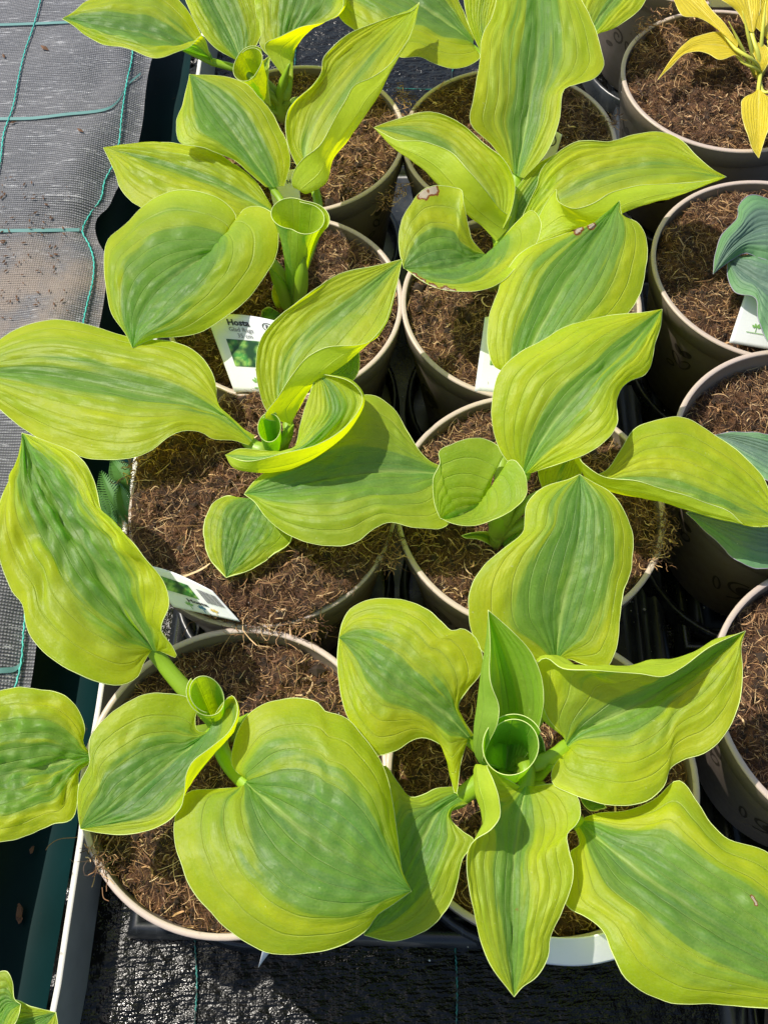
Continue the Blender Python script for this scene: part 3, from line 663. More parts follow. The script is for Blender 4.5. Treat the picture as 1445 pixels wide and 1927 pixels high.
# ---- lower left plant
p = Plant((432, 1385), 'hosta_plant', 'hosta nearest the lower left corner, with a puckered leaf and a broad heart shaped leaf', z=-1.2)
leaf(p, [(285,1225),(270,1248),(258,1272),(225,1287),(180,1283),(120,1255),(75,1218),(52,1180),(42,1140),(18,1105),(2,1060),(-6,1000),(5,930),(24,890),(38,855),(42,815)],
     [(290,1225),(240,1150),(180,1060),(120,965),(70,880),(42,815)],
     [(300,1225),(333,1236),(322,1212),(303,1186),(318,1135),(305,1088),(275,1055),(240,1010),(198,972),(180,920),(160,870),(125,845),(85,830),(42,815)],
     [5,7.2,8.4,8.6,8.2], eL=(0,.2,-.3,.3,0), eR=(0,1.2,1.0,.8,0), w=.48, quilt=.42, rib=.07, wave=.45, pet=.55, bul=.7, label='long puckered leaf with a dark green centre')
leaf(p, [(168,1437),(150,1452),(148,1485),(135,1545),(100,1552),(50,1570),(0,1586),(-60,1575),(-120,1490)],
     [(168,1425),(100,1436),(40,1450),(-40,1470),(-120,1490)],
     [(166,1412),(157,1396),(160,1370),(147,1335),(120,1308),(70,1296),(0,1298),(-60,1330),(-120,1490)],
     [3.4,4.4,4.6,3.6], eL=(0,-.2,.3,0), eR=(0,.5,.5,0), w=.46, quilt=.26, pet=.45, bul=.6)
leaf(p, [(390,1378),(372,1375),(368,1350),(372,1328),(350,1310),(300,1306),(262,1311),(235,1325),(200,1350),(170,1388),(168,1415),(170,1437),(150,1478),(147,1525),(152,1560)],
     [(392,1380),(330,1428),(270,1480),(215,1525),(152,1560)],
     [(396,1376),(408,1340),(437,1308),(447,1340),(432,1376),(398,1406),(362,1437),(351,1462),(347,1490),(338,1520),(310,1550),(240,1570),(190,1568),(152,1560)],
     [5.2,6.0,6.2,5.2], eL=(0,.8,.4,0), eR=(.2,2.2,2.0,.3,0), FR=[(396,1380),(415,1348),(440,1322),(447,1350),(436,1382),(413,1410),(380,1450),(357,1480),(344,1500),(325,1526),(290,1547),(230,1557),(190,1560),(152,1560)], eFR=(0,.8,.4,.0,0),
     w=.60, tint=.1, pet=.4, bul=.3, uF=.7)
leaf(p, [(470,1465),(455,1460),(437,1440),(440,1400),(460,1355),(500,1325),(560,1312),(600,1322),(612,1337),(650,1352),(690,1395),(725,1450),(740,1520),(750,1590),(757,1640),(774,1677)],
     [(462,1472),(520,1522),(590,1577),(660,1622),(720,1655),(774,1677)],
     [(458,1482),(440,1482),(400,1485),(355,1490),(333,1520),(330,1580),(345,1630),(365,1680),(400,1722),(440,1757),(500,1790),(570,1796),(640,1780),(690,1750),(710,1722),(735,1705),(774,1677)],
     [6.0,7.6,7.6,6.6], eL=(0,-.3,-1.0,0), eR=(0,-.3,-1.0,0), w=.60, rib=.05, pet=.5, bul=.8, label='broad heart shaped leaf with a grey green centre')
rolled(p, (391,1308), 7.6, (415,1375), 2.5, 1.0, .5, turns=1.35, start=2.4, tint=.5, tilt=(-.3,.5), w=.2)
sheath(p, [(432,1392),(448,1360),(468,1342)], [-1.2,1.0,1.9], [.35,.42,.1])
sheath(p, [(425,1390),(398,1362),(378,1352)], [-1.2,1.2,2.5], [.35,.3,.15])
# ---- lower middle plant
p = Plant((935, 1452), 'hosta_plant', 'large hosta at the bottom centre with an open green tube leaf in its middle', z=-1.1)
leaf(p, [(1040,1240),(1020,1246),(1000,1242),(960,1238),(910,1228),(885,1180),(884,1120),(905,1070),(950,1030),(985,1000),(990,950),(1020,920),(1070,902),(1090,893)],
     [(1045,1240),(1055,1150),(1078,1050),(1092,965),(1090,893)],
     [(1058,1242),(1070,1240),(1098,1250),(1140,1255),(1155,1230),(1165,1180),(1170,1120),(1190,1060),(1185,990),(1150,930),(1112,905),(1090,893)],
     [5.5,7.6,9.2,9.6], eL=(0,.1,.2,0), eR=(0,0,-.6,0), w=.52, pet=.5, bul=.5, quilt=.07, label='broad upright leaf with a dark green tongue in its centre')
leaf(p, [(878,1398),(866,1440),(858,1495),(850,1470),(845,1430),(825,1400),(790,1388),(740,1415),(705,1422),(680,1395),(655,1350),(640,1300),(635,1240),(638,1200)],
     [(882,1388),(842,1347),(780,1300),(720,1255),(672,1218),(638,1200)],
     [(892,1385),(872,1355),(862,1328),(880,1298),(903,1268),(908,1230),(895,1200),(870,1185),(850,1188),(828,1170),(800,1145),(750,1126),(700,1128),(660,1145),(645,1170),(638,1200)],
     [4.2,6.0,6.6,5.4], eL=(0,-1.6,-.8,-.3,0), eR=(0,.9,.9,.2,0), w=.36, pet=.4, bul=.5)
leaf(p, [(850,1480),(820,1484),(795,1496),(772,1500),(748,1472),(722,1440),(700,1500),(680,1600),(668,1700),(686,1760)],
     [(862,1500),(825,1528),(785,1600),(740,1680),(686,1760)],
     [(880,1512),(852,1522),(848,1542),(870,1565),(892,1582),(868,1620),(856,1680),(832,1722),(790,1757),(740,1771),(686,1760)],
     [3.2,3.6,2.8,1.2], eL=(0,.3,0,0), eR=(0,.5,.2,0), w=.48, tint=.25, pet=.62, bul=.5)
leaf(p, [(1070,1392),(1030,1350),(1012,1290),(1012,1245),(1028,1237),(1058,1256),(1120,1262),(1200,1268),(1245,1275),(1280,1258),(1330,1220),(1372,1200),(1402,1187)],
     [(1066,1402),(1100,1372),(1190,1328),(1280,1275),(1352,1225),(1402,1187)],
     [(1080,1412),(1058,1422),(1038,1450),(1040,1475),(1065,1490),(1110,1507),(1160,1516),(1210,1510),(1248,1482),(1263,1442),(1290,1426),(1330,1415),(1370,1372),(1390,1320),(1396,1260),(1394,1215),(1402,1187)],
     [5.0,6.4,7.2,8.0], eL=(0,1.6,2.6,2.0,0), eR=(0,.2,-.7,-.3,0), FL=[(1066,1390),(1020,1350),(1010,1290),(1011,1240),(1032,1236),(1062,1253),(1125,1258),(1210,1263),(1250,1258),(1298,1236),(1345,1207),(1380,1196),(1402,1187)], eFL=(0,1.2,1.9,1.2,0), uF=.88,
     w=.30, pet=.5, bul=.5, dip=.5, label='wide leaf at the right with an upturned pointed tip')
leaf(p, [(1100,1538),(1125,1530),(1180,1525),(1230,1505),(1275,1470),(1310,1505),(1340,1550),(1375,1582),(1420,1596),(1445,1606),(1500,1650),(1530,1750),(1550,1870)],
     [(1095,1550),(1150,1600),(1250,1675),(1350,1740),(1445,1800),(1550,1870)],
     [(1082,1560),(1090,1590),(1074,1602),(1065,1650),(1066,1705),(1100,1725),(1135,1750),(1150,1790),(1168,1832),(1200,1862),(1255,1885),(1340,1889),(1445,1898),(1510,1895),(1550,1870)],
     [3.8,5.8,6.6,6.0], eL=(0,-.3,-.6,0), eR=(0,.3,-.6,0), w=.46, rib=.05, pet=.5, bul=.7, burn=[(1421,1700,5,7),(1417,1690,5,5)], label='very large leaf running out of the lower right corner')
leaf(p, [(978,1480),(948,1462),(916,1440),(928,1470),(938,1502),(940,1535),(925,1560),(884,1592),(880,1660),(893,1720),(905,1772),(925,1820),(955,1860),(967,1876)],
     [(990,1480),(978,1530),(968,1620),(965,1720),(965,1800),(967,1876)],
     [(1005,1480),(1040,1475),(1062,1478),(1085,1500),(1092,1530),(1085,1550),(1068,1570),(1070,1602),(1078,1640),(1060,1710),(1036,1760),(1030,1802),(1010,1838),(982,1858),(967,1876)],
     [4.8,6.6,6.8,5.2], eL=(0,2.6,.6,-.2,0), eR=(0,.3,-.1,-.3,0), FL=[(974,1484),(930,1474),(897,1438),(900,1480),(911,1520),(911,1548),(896,1574),(884,1600),(886,1660),(897,1720),(910,1772),(930,1820),(956,1860),(967,1876)], eFL=(0,1.2,.3,-.1,0), uF=.8,
     w=.24, tint=.1, pet=.5, bul=.25, dip=.6, label='leaf drooping forward over the rim, its left lobe rolled up')
leaf(p, [(945,1445),(915,1436),(908,1432),(918,1400),(936,1360),(938,1330),(922,1280),(922,1210),(918,1148)],
     [(952,1450),(958,1400),(962,1320),(945,1230),(918,1148)],
     [(968,1450),(1000,1405),(1013,1370),(1022,1320),(1020,1280),(1000,1230),(960,1185),(918,1148)],
     [3.2,6.2,9.0,11.6], eL=(0,1.8,1.2,0), eR=(0,.9,.6,0), FL=[(945,1448),(905,1438),(893,1420),(893,1375),(900,1330),(905,1270),(915,1200),(918,1148)], eFL=(0,.6,.4,0), uF=.7, w=.2, tint=.75, pet=.45, bul=.0, dip=1.6, quilt=.02, label='tall half open leaf standing upright behind the tube leaf')
rolled(p, (962,1408), 7.6, (952,1452), 1.2, 1.62, .8, turns=1.3, start=.4, tint=.85, tilt=(.2,.35), w=.2, flare=.8, label='youngest leaf, rolled into an open tube')
leaf(p, [(985,1470),(1000,1440),(1012,1400),(1010,1385),(1014,1380)], [(992,1480),(1012,1450),(1020,1415),(1014,1380)], [(1000,1483),(1022,1465),(1026,1430),(1022,1395),(1014,1380)],
     [2.0,3.6,5.0], w=.5, tint=.9, pet=None, bul=.2, wave=0)
leaf(p, [(1090,1490),(1095,1510),(1110,1525),(1140,1520)], [(1080,1480),(1110,1505),(1140,1520)], [(1080,1470),(1120,1490),(1140,1520)], [1.2,1.2,1.0], w=.9, tint=.8, pet=None, bul=.1, wave=0)
sheath(p, [(935,1462),(925,1430),(912,1400)], [-1.1,1.5,3.2], [.55,.55,.2])
sheath(p, [(1040,1442),(1000,1460),(950,1458)][::-1], [-1.1,1.5,4.0], [.55,.5,.4])
# ---- second row left
p = Plant((520, 862), 'hosta_plant', 'hosta with a long flat leaf running off the left edge', z=.2)
leaf(p, [(468,838),(440,828),(400,826),(380,815),(345,813),(320,822),(280,850),(230,863),(160,860),(100,840),(50,810),(0,770),(-70,700)],
     [(474,830),(420,785),(350,757),(270,740),(150,716),(60,703),(-70,700)],
     [(480,820),(440,795),(407,768),(408,735),(398,700),(368,662),(330,643),(270,638),(200,620),(150,608),(100,603),(50,614),(0,640),(-70,700)],
     [3.4,4.2,4.3,3.9,3.4], eL=(0,.5,-.1,-.5,0), eR=(0,.4,-.2,0,0), w=.24, pet=.6, bul=.6, label='long flat leaf pointing left with a narrow green centre')
leaf(p, [(455,946),(430,932),(400,950),(384,1000),(395,1050),(426,1087)], [(490,935),(468,975),(445,1030),(426,1087)], [(528,950),(550,1010),(500,1055),(460,1076),(426,1087)],
     [2.2,2.5,2.1], eL=(0,-.2,0), eR=(0,-.3,0), w=.6, tint=.15, pet=.25, bul=.4, mr=.045, label='small low oval leaf near the soil')
leaf(p, [(528,790),(502,772),(486,725),(483,670),(495,630),(530,590),(580,555),(640,515),(700,501),(757,488)],
     [(540,790),(535,740),(555,670),(610,610),(685,550),(757,488)],
     [(538,795),(498,786),(525,745),(550,705),(575,673),(615,655),(660,651),(690,646),(715,622),(735,577),(750,520),(757,488)],
     [5.0,6.6,7.8,8.4], eL=(0,.6,.8,0), eR=(0,1.8,1.4,.2,0), FR=[(548,798),(560,772),(588,730),(640,694),(684,656),(712,626),(733,580),(748,525),(757,488)], eFR=(0,.3,.3,0,0),
     w=.10, tint=.15, pet=.42, bul=.2, uF=.6, label='upright leaf folded lengthwise with a bright backlit side')
leaf(p, [(550,850),(500,848),(450,845),(424,856)][::-1]+[(565,800),(580,750),(597,702)],
     [(424,856),(490,862),(560,846),(600,815),(632,772),(620,730),(597,702)],
     [(424,856),(465,868),(535,853),(598,836),(648,805),(682,752),(658,718),(597,702)],
     [5.2,6.2,7.0,7.0,7.2], eL=(0,-2.2,-.2,0), eR=(0,1.6,1.8,1.2,0), FR=[(424,856),(440,878),(470,886),(540,880),(600,855),(655,812),(686,752),(662,716),(597,702)], eFR=(0,-.4,-.3,.1,0), uF=.75,
     w=.18, tint=.1, pet=None, bul=.1, wave=.04, label='cupped leaf with its hooked tip turned up')
sheath(p, [(522,868),(535,835),(552,800)], [0,2.0,4.8], [.5,.45,.3])
sheath(p, [(528,868),(560,860),(590,846)], [0,1.8,4.0], [.45,.4,.3])
rolled(p, (509,806), 5.4, (515,852), 1.6, .85, .55, turns=1.2, start=1.0, tint=.9, tilt=(0,.3), w=.2)
leaf(p, [(600,720),(630,690),(660,660),(676,652)], [(600,730),(650,700),(676,652)], [(610,740),(655,725),(674,700),(676,652)], [2.5,3.4,4.0], w=.8, tint=.6, pet=None, bul=.2, wave=0)
# ---- second row right
p = Plant((935, 1022), 'hosta_plant', 'hosta with a small lime cup leaf at its centre, second row from the front', z=-.8)
leaf(p, [(838,905),(846,950),(845,985),(828,998),(805,996),(770,990),(735,981),(710,990),(670,1020),(610,1028),(550,1010),(500,972),(480,945),(460,930)],
     [(842,892),(770,888),(690,890),(600,905),(520,922),(460,930)],
     [(838,880),(812,870),(790,850),(765,810),(740,765),(700,745),(660,752),(620,800),(570,850),(510,880),(480,905),(460,930)],
     [3.6,4.8,5.0,4.2], eL=(0,.4,-.4,0), eR=(0,.1,-.4,0), w=.40, tint=.3, pet=.5, bul=.5, label='broad leaf stretching left in half shade')
leaf(p, [(955,700),(930,690),(918,655),(920,600),(935,550),(955,505),(1000,465),(1060,440),(1110,425),(1142,402),(1165,378)],
     [(975,720),(1000,650),(1055,545),(1120,450),(1165,378)],
     [(1010,720),(1080,670),(1140,625),(1192,575),(1215,500),(1215,450),(1197,418),(1172,405),(1165,378)],
     [6.2,7.8,9.0,9.2], eL=(0,.3,0,0), eR=(0,-.1,-.4,0), w=.52, quilt=.07, bul=.5, pet=.5, burn=[(1090,432,9,13),(1112,425,9,11)], label='broad leaf with a scorched brown nick near its dark pointed tip')
leaf(p, [(978,888),(948,860),(928,812),(925,760),(936,710),(970,670),(1030,635),(1080,608),(1130,595),(1195,591),(1245,582)],
     [(985,890),(1010,840),(1068,760),(1135,690),(1200,630),(1245,582)],
     [(1000,890),(1050,872),(1100,855),(1142,828),(1160,798),(1160,750),(1180,720),(1217,700),(1231,650),(1243,610),(1245,582)],
     [6.2,8.8,10.2,10.2], eL=(0,.4,.2,0), eR=(0,.2,-.5,0), w=.26, bul=.5, pet=.5, quilt=.1, label='bright lime leaf rising to the upper right')
leaf(p, [(1100,900),(1140,885),(1165,850),(1195,806),(1240,790),(1290,788),(1340,815),(1390,850),(1430,892),(1446,925),(1480,988)],
     [(1104,912),(1170,905),(1250,912),(1340,940),(1410,968),(1480,988)],
     [(1068,848),(1086,858),(1096,872),(1130,895),(1200,905),(1290,935),(1370,962),(1400,986),(1480,988)],
     [5.6,6.6,6.8,6.0], eL=(0,.2,-.3,0), eR=(1.5,1.8,1.4,.5,0), FR=[(1095,890),(1108,908),(1140,925),(1180,935),(1250,950),(1330,975),(1390,987),(1440,992),(1480,988)], eFR=(0,0,0,0), uF=.5,
     w=.14, bul=.3, pet=.45, label='wide lime leaf pointing right past the frame')
leaf(p, [(1022,925),(1012,890),(1016,868),(1048,846),(1080,842)], [(1040,925),(1055,890),(1068,865),(1080,842)], [(1070,915),(1092,895),(1094,870),(1088,852),(1080,842)],
     [4.2,5.6,6.6], w=.1, tint=.1, bul=.2, pet=.4, wave=0)
leaf(p, [(922,928),(926,900),(942,866),(950,848),(932,834),(890,826),(850,835),(826,850),(828,870),(815,900),(818,950),(828,975)],
     [(926,937),(900,942),(868,955),(828,975)],
     [(934,940),(946,915),(950,885),(955,868),(968,866),(984,886),(991,925),(970,955),(930,976),(890,990),(850,985),(828,975)],
     [4.6,5.6,6.2], eL=(0,1.8,1.6,.6,0), eR=(0,2.2,1.6,.4,0), w=.02, tint=.45, bul=.0, dip=1.0, pet=.45, quilt=.03, label='small lime leaf curled into a cup')
leaf(p, [(930,1030),(900,1015),(875,1012),(868,1008)], [(938,1030),(910,1008),(868,1008)], [(942,1022),(920,1002),(890,1002),(868,1008)], [-.5,.6,1.0], eR=(0,.6,0), w=.3, tint=.5, pet=None, bul=.1, wave=0, mr=.03)
leaf(p, [(925,1030),(945,1000),(975,985),(990,972)], [(938,1032),(965,1008),(990,972)], [(945,1034),(985,1012),(990,972)], [-.5,.8,2.2], w=.3, tint=.6, pet=None, bul=.2, wave=0, mr=.03)
sheath(p, [(932,1028),(935,1000),(960,940)], [-.8,1.0,4.0], [.55,.6,.4])
# ---- third row left
p = Plant((556, 582), 'hosta_plant', 'hosta with a vase shaped rolled leaf, standing behind the readable white label', z=-.8)
leaf(p, [(500,352),(470,325),(440,300),(390,282),(340,268),(332,235),(345,195),(353,160),(357,140)],
     [(515,352),(480,305),(432,240),(392,190),(357,140)],
     [(535,350),(546,312),(540,270),(510,210),(470,166),(440,147),(400,141),(357,140)],
     [4.0,5.6,6.6,7.0], eL=(0,0,0,0), eR=(0,.2,-.4,0), w=.55, quilt=.07, bul=.5, pet=.35, label='leaf with a dark streaked centre and a thin pinkish edge')
leaf(p, [(510,385),(480,340),(430,300),(370,275),(300,267),(240,273),(195,278)],
     [(512,400),(450,368),(380,335),(300,308),(195,278)],
     [(505,425),(440,430),(370,420),(270,395),(232,362),(215,320),(195,278)],
     [3.0,4.0,4.4,4.6], eL=(0,.1,-.3,0), eR=(0,0,-.4,0), w=.10, bul=.5, pet=.4, label='lime leaf pointing left behind the heart shaped leaf')
leaf(p, [(440,460),(430,455),(434,430),(445,410),(425,383),(390,365),(352,358),(310,365),(270,385),(235,420),(205,455),(197,500),(203,560),(212,592),(235,625),(250,655)],
     [(436,468),(390,482),(340,512),(292,552),(262,600),(250,655)],
     [(440,468),(438,450),(445,420),(460,395),(485,388),(512,400),(524,430),(522,470),(500,520),(460,570),(420,600),(380,622),(330,633),(290,638),(250,655)],
     [4.6,5.4,5.4,4.8], eL=(0,.6,-.4,-.4,0), eR=(0,1.2,-.3,-.4,0), w=.58, rib=.05, bul=.7, pet=.4, label='large flat heart shaped leaf')
leaf(p, [(590,352),(558,310),(540,262),(540,218),(555,190),(590,160),(605,135),(609,108),(640,75),(690,50),(740,30),(775,20),(789,4)],
     [(592,350),(575,295),(592,235),(640,160),(700,95),(789,4)],
     [(575,358),(550,350),(552,325),(570,300),(600,276),(622,240),(650,188),(666,160),(700,145),(740,115),(770,70),(789,4)],
     [6.0,8.0,9.4,9.8], eL=(0,.6,.8,0), eR=(0,1.8,1.6,.2,0), FR=[(598,352),(575,366),(588,362),(614,345),(626,300),(652,268),(690,215),(712,183),(742,120),(775,60),(789,4)], eFR=(0,.1,.2,0,0), uF=.6,
     w=.06, bul=.2, pet=.4, quilt=.14, label='tall leaf folded lengthwise, its near half lit through')
rolled(p, (560,408), 8.6, (556,560), .3, 1.75, .75, turns=1.3, start=-.5, tint=.35, tilt=(.0,.5), w=.15, lobes=.35, flare=2.2, label='vase shaped leaf still rolled around the stem')
sheath(p, [(548,588),(528,540),(505,500)], [-.8,2,4.5], [.6,.55,.3])
sheath(p, [(560,590),(566,540),(572,470)], [-.8,2,5], [.6,.6,.3])
leaf(p, [(520,580),(512,555),(516,535),(520,528)], [(530,585),(526,555),(520,528)], [(540,590),(536,560),(520,528)], [-.6,.6,1.6], w=.1, tint=.0, pet=None, bul=.2, wave=0, mr=.03)
leaf(p, [(528,590),(505,578),(494,585),(492,598)], [(532,596),(512,590),(492,598)], [(532,602),(512,604),(492,598)], [-.5,.1,-.2], w=.8, tint=.5, pet=None, bul=.2, wave=0, mr=.03)
# ---- third row right
p = Plant((932, 540), 'hosta_plant', 'hosta with a scorched curled leaf and a tall upright leaf', z=-.9)
leaf(p, [(960,320),(925,272),(886,236),(890,190),(903,110),(910,60),(927,28),(938,-20),(965,-80),(1010,-110)],
     [(972,330),(985,250),(1002,150),(1012,50),(1010,-110)],
     [(985,335),(1030,285),(1052,225),(1060,170),(1085,160),(1116,148),(1136,120),(1126,80),(1110,30),(1085,-10),(1060,-80),(1010,-110)],
     [6.0,9.0,10.6,11.0], eL=(0,.8,.5,0), eR=(0,.9,.2,0), w=.42, bul=.4, pet=.55, quilt=.14, dip=.4, label='tall upright leaf at the top centre with a green central band')
leaf(p, [(942,438),(962,395),(968,345),(945,298),(902,262),(870,235),(830,215),(790,212),(740,226),(703,240)],
     [(938,440),(925,380),(880,315),(840,275),(790,252),(703,240)],
     [(972,412),(945,398),(915,360),(882,320),(845,285),(800,268),(745,262),(703,240)],
     [4.4,7.0,8.2,7.8], eL=(0,1.0,.8,0), eR=(0,1.8,1.2,0), FR=[(935,452),(905,425),(870,398),(830,355),(790,315),(745,282),(703,240)], eFR=(0,-.4,-.2,0), uF=.55,
     w=.08, bul=.1, pet=.5, quilt=.12, label='folded leaf arching over to the upper left')
leaf(p, [(975,450),(982,410),(1000,370),(1010,350),(1018,318),(1048,286),(1080,270),(1140,268),(1190,252),(1240,248),(1280,262),(1310,295),(1340,320),(1366,333)],
     [(985,450),(1020,400),(1080,355),(1160,325),(1255,315),(1366,333)],
     [(1000,440),(1025,385),(1045,355),(1050,380),(1080,393),(1115,385),(1160,357),(1240,345),(1305,345),(1366,333)],
     [4.2,6.4,7.6,7.4], eL=(0,.6,.2,0), eR=(0,1.8,1.2,.2,0), FR=[(985,470),(1040,448),(1090,432),(1140,418),(1200,392),(1290,365),(1366,333)], eFR=(0,.1,0,0), uF=.55,
     w=.02, bul=.2, pet=.45, quilt=.14, label='long lime leaf pointing right with a rolled lower edge')
leaf(p, [(945,455),(950,400),(975,350),(1010,310),(1045,290)], [(955,458),(985,400),(1015,350),(1045,290)], [(972,458),(1010,410),(1040,360),(1045,290)],
     [3.4,5.2,6.4], w=.5, tint=.2, bul=.2, pet=.4, wave=0)
leaf(p, [(912,478),(888,452),(882,430),(872,382),(866,352),(828,350),(790,365),(765,395),(752,430),(752,475),(759,504)],
     [(918,480),(880,490),(835,498),(795,503),(759,504)],
     [(920,480),(938,458),(970,420),(1000,392),(1016,410),(1012,450),(985,490),(950,525),(900,545),(850,547),(800,533),(759,504)],
     [5.6,7.4,8.0,7.6], eL=(0,1.6,.9,0), eR=(0,1.9,.6,.2,0), w=.62, bul=.2, pet=.5, dip=.3, quilt=.1,
     burn=[(796,364,8,18),(815,356,8,17),(850,551,8,13),(835,547,8,13),(815,542,8,13),(795,532,8,12),(778,520,8,11)], label='curled leaf with pale scorched patches on its edge')
sheath(p, [(930,548),(930,500),(935,455)], [-.9,1.5,4.0], [.62,.6,.5])
# ---- rear left
p = Plant((540, 228), 'hosta_plant', 'hosta at the top left with one leaf pointing over the grey cloth', z=-.6)
leaf(p, [(398,118),(384,70),(352,92),(302,106),(250,96),(200,85),(160,65),(140,48),(118,36)],
     [(400,108),(350,92),(280,68),(200,50),(118,36)],
     [(392,95),(372,50),(345,10),(310,-16),(240,-14),(170,2),(140,22),(118,36)],
     [5.0,6.6,7.4,7.2], eL=(0,1.4,.3,0), eR=(0,.3,0,0), w=.5, bul=.5, pet=.45, label='leaf pointing left over the grey cloth')
leaf(p, [(442,112),(400,85),(370,45),(350,0),(342,-50),(370,-100)], [(455,115),(432,60),(402,0),(370,-100)], [(470,108),(492,62),(490,10),(460,-50),(370,-100)],
     [5.2,7.2,8.2], w=.45, bul=.5, pet=.4)
leaf(p, [(528,120),(492,90),(484,35),(480,0),(510,-60),(600,-90)], [(540,135),(545,70),(570,10),(600,-90)], [(530,140),(498,86),(530,65),(562,54),(600,46),(637,28),(645,-20),(600,-90)],
     [4.5,7.2,8.4], eL=(0,.3,0), eR=(0,1.6,1.2,0), FR=[(550,150),(548,105),(575,68),(612,45),(640,25),(648,-25),(600,-90)], eFR=(0,0,0), w=.4, bul=.3, pet=.5)
rolled(p, (468,122), 6.0, (508,200), 1.0, 1.35, .6, turns=1.2, start=.8, tint=.1, tilt=(0,.4), w=.1, lobes=.15, flare=1.6)
leaf(p, [(470,165),(455,140),(480,125),(508,105)], [(490,185),(490,150),(508,105)], [(510,200),(505,160),(508,105)], [2.5,4.2,5.2], w=.3, tint=.1, pet=.35, bul=.2, wave=0)
sheath(p, [(532,236),(528,180),(545,120)], [-.6,2.0,5.0], [.55,.55,.4])
leaf(p, [(560,225),(545,200),(550,185),(565,182)], [(568,225),(560,205),(565,182)], [(578,225),(575,200),(565,182)], [-.3,.4,.9], w=.9, tint=.8, pet=None, bul=.1, wave=0, mr=.03)
# ---- rear right
p = Plant((950, 262), 'hosta_plant', 'hosta mostly hidden behind the tall upright leaf at the top centre', z=-.4)
leaf(p, [(893,90),(903,108),(880,126),(850,128),(815,116),(790,105),(755,108),(705,85),(668,58),(641,32),(622,-10),(600,-70)],
     [(890,82),(840,42),(780,5),(700,-35),(600,-70)],
     [(893,72),(880,45),(868,10),(830,-50),(700,-110),(600,-70)],
     [4.6,6.4,7.0,6.6], eL=(0,.1,-.6,0), eR=(0,.4,0,0), w=.5, bul=.6, pet=.4, quilt=.14)
leaf(p, [(905,100),(880,40),(874,-20),(900,-80)], [(912,105),(905,40),(912,-20),(900,-80)], [(922,100),(930,40),(945,-20),(900,-80)], [4.6,7.0,8.4], w=.1, bul=.2, pet=.4)
leaf(p, [(1080,80),(1078,20),(1090,-40),(1180,-100)], [(1098,85),(1130,30),(1165,-20),(1180,-100)], [(1118,62),(1150,55),(1190,28),(1216,-5),(1180,-100)], [4.4,5.6,6.2], w=.2, bul=.4, pet=.4)
# ---- yellow hosta
p = Plant((1424, 152), 'hosta_plant', 'small yellow hosta with narrow twisted leaves in the upper right pot', z=-.4, mat='yellow', pet='ypetiole', mar='ymargin', group=None)
kw = dict(w=-.5, quilt=.04, rib=.03, mr=.028)
leaf(p, [(1398,110),(1385,92),(1355,62),(1310,68),(1285,85),(1262,112),(1237,150)], [(1398,112),(1372,90),(1338,84),(1300,90),(1265,115),(1237,150)], [(1400,116),(1385,105),(1352,112),(1332,100),(1292,100),(1262,125),(1237,150)], [2.6,3.2,3.2,2.2], eL=(0,.4,0,0), eR=(0,.3,0,0), pet=.2, bul=.2, **kw)
leaf(p, [(1375,72),(1345,52),(1312,33),(1285,30),(1270,5),(1235,-60)], [(1385,88),(1345,45),(1300,0),(1235,-60)], [(1388,80),(1362,45),(1330,8),(1300,-50),(1235,-60)], [3.6,4.6,4.6], pet=.22, bul=.2, **kw)
leaf(p, [(1420,175),(1398,185),(1395,215),(1405,250),(1415,280),(1427,298)], [(1427,168),(1426,220),(1427,298)], [(1436,178),(1452,188),(1452,222),(1438,262),(1427,298)], [1.4,2.0,1.0], pet=.18, bul=.2, **kw)
leaf(p, [(1405,55),(1385,20),(1356,0),(1340,-30),(1390,-80)], [(1416,60),(1408,10),(1390,-80)], [(1422,50),(1430,10),(1425,-40),(1390,-80)], [3.2,4.6,5.0], pet=.22, bul=.25, **kw)
leaf(p, [(1420,140),(1422,115),(1413,92),(1426,80)], [(1426,142),(1430,110),(1426,80)], [(1432,140),(1448,110),(1442,88),(1426,80)], [.8,1.8,2.4], pet=None, bul=.2, **kw)
leaf(p, [(1440,70),(1415,40),(1420,10),(1450,-30)], [(1448,75),(1440,30),(1450,-30)], [(1465,70),(1470,20),(1450,-30)], [2.6,3.8,4.4], pet=.22, bul=.2, **kw)
leaf(p, [(1455,160),(1470,130),(1520,120)], [(1450,168),(1480,150),(1520,120)], [(1455,175),(1490,165),(1520,120)], [1.4,2.4,2.6], pet=.2, bul=.2, **kw)
for a in ([(1424,152),(1400,100),(1370,40)], [(1424,150),(1412,90),(1396,20)], [(1426,150),(1432,80),(1440,0)], [(1428,152),(1450,100),(1475,60)]):
    sheath(p, a, [-.4,2.0,4.2], [.2,.17,.12], 'petiole')
# ---- blue hostas
p = Plant((1500, 500), 'hosta_plant', 'blue green hosta entering at the right edge beside a blank sided label', z=-.8, mat='blue', pet='bpetiole', mar='bmargin', group=None)
kb = dict(w=.55, quilt=.03, rib=.06, mr=.04)
leaf(p, [(1500,395),(1445,374),(1412,369),(1390,385),(1386,410),(1356,445),(1345,480),(1341,516)], [(1500,440),(1440,425),(1380,462),(1341,516)], [(1500,478),(1445,490),(1400,478),(1366,495),(1341,516)], [3.2,4.2,3.2], eL=(0,0,0), eR=(0,-.8,0), pet=.3, bul=.5, **kb)
leaf(p, [(1500,505),(1440,482),(1400,479),(1368,489)], [(1500,570),(1440,540),(1395,510),(1368,489)], [(1510,690),(1455,655),(1440,632),(1426,600),(1420,566),(1382,547),(1370,525),(1368,489)], [2.4,3.0,2.6], eL=(0,0,0), eR=(0,.2,0), pet=.3, bul=.4, **kb)
p = Plant((1480, 900), 'hosta_plant', 'blue green hosta mostly hidden behind the wide lime leaf at the right edge', z=-1.5, mat='blue', pet='bpetiole', mar='bmargin', group=None)
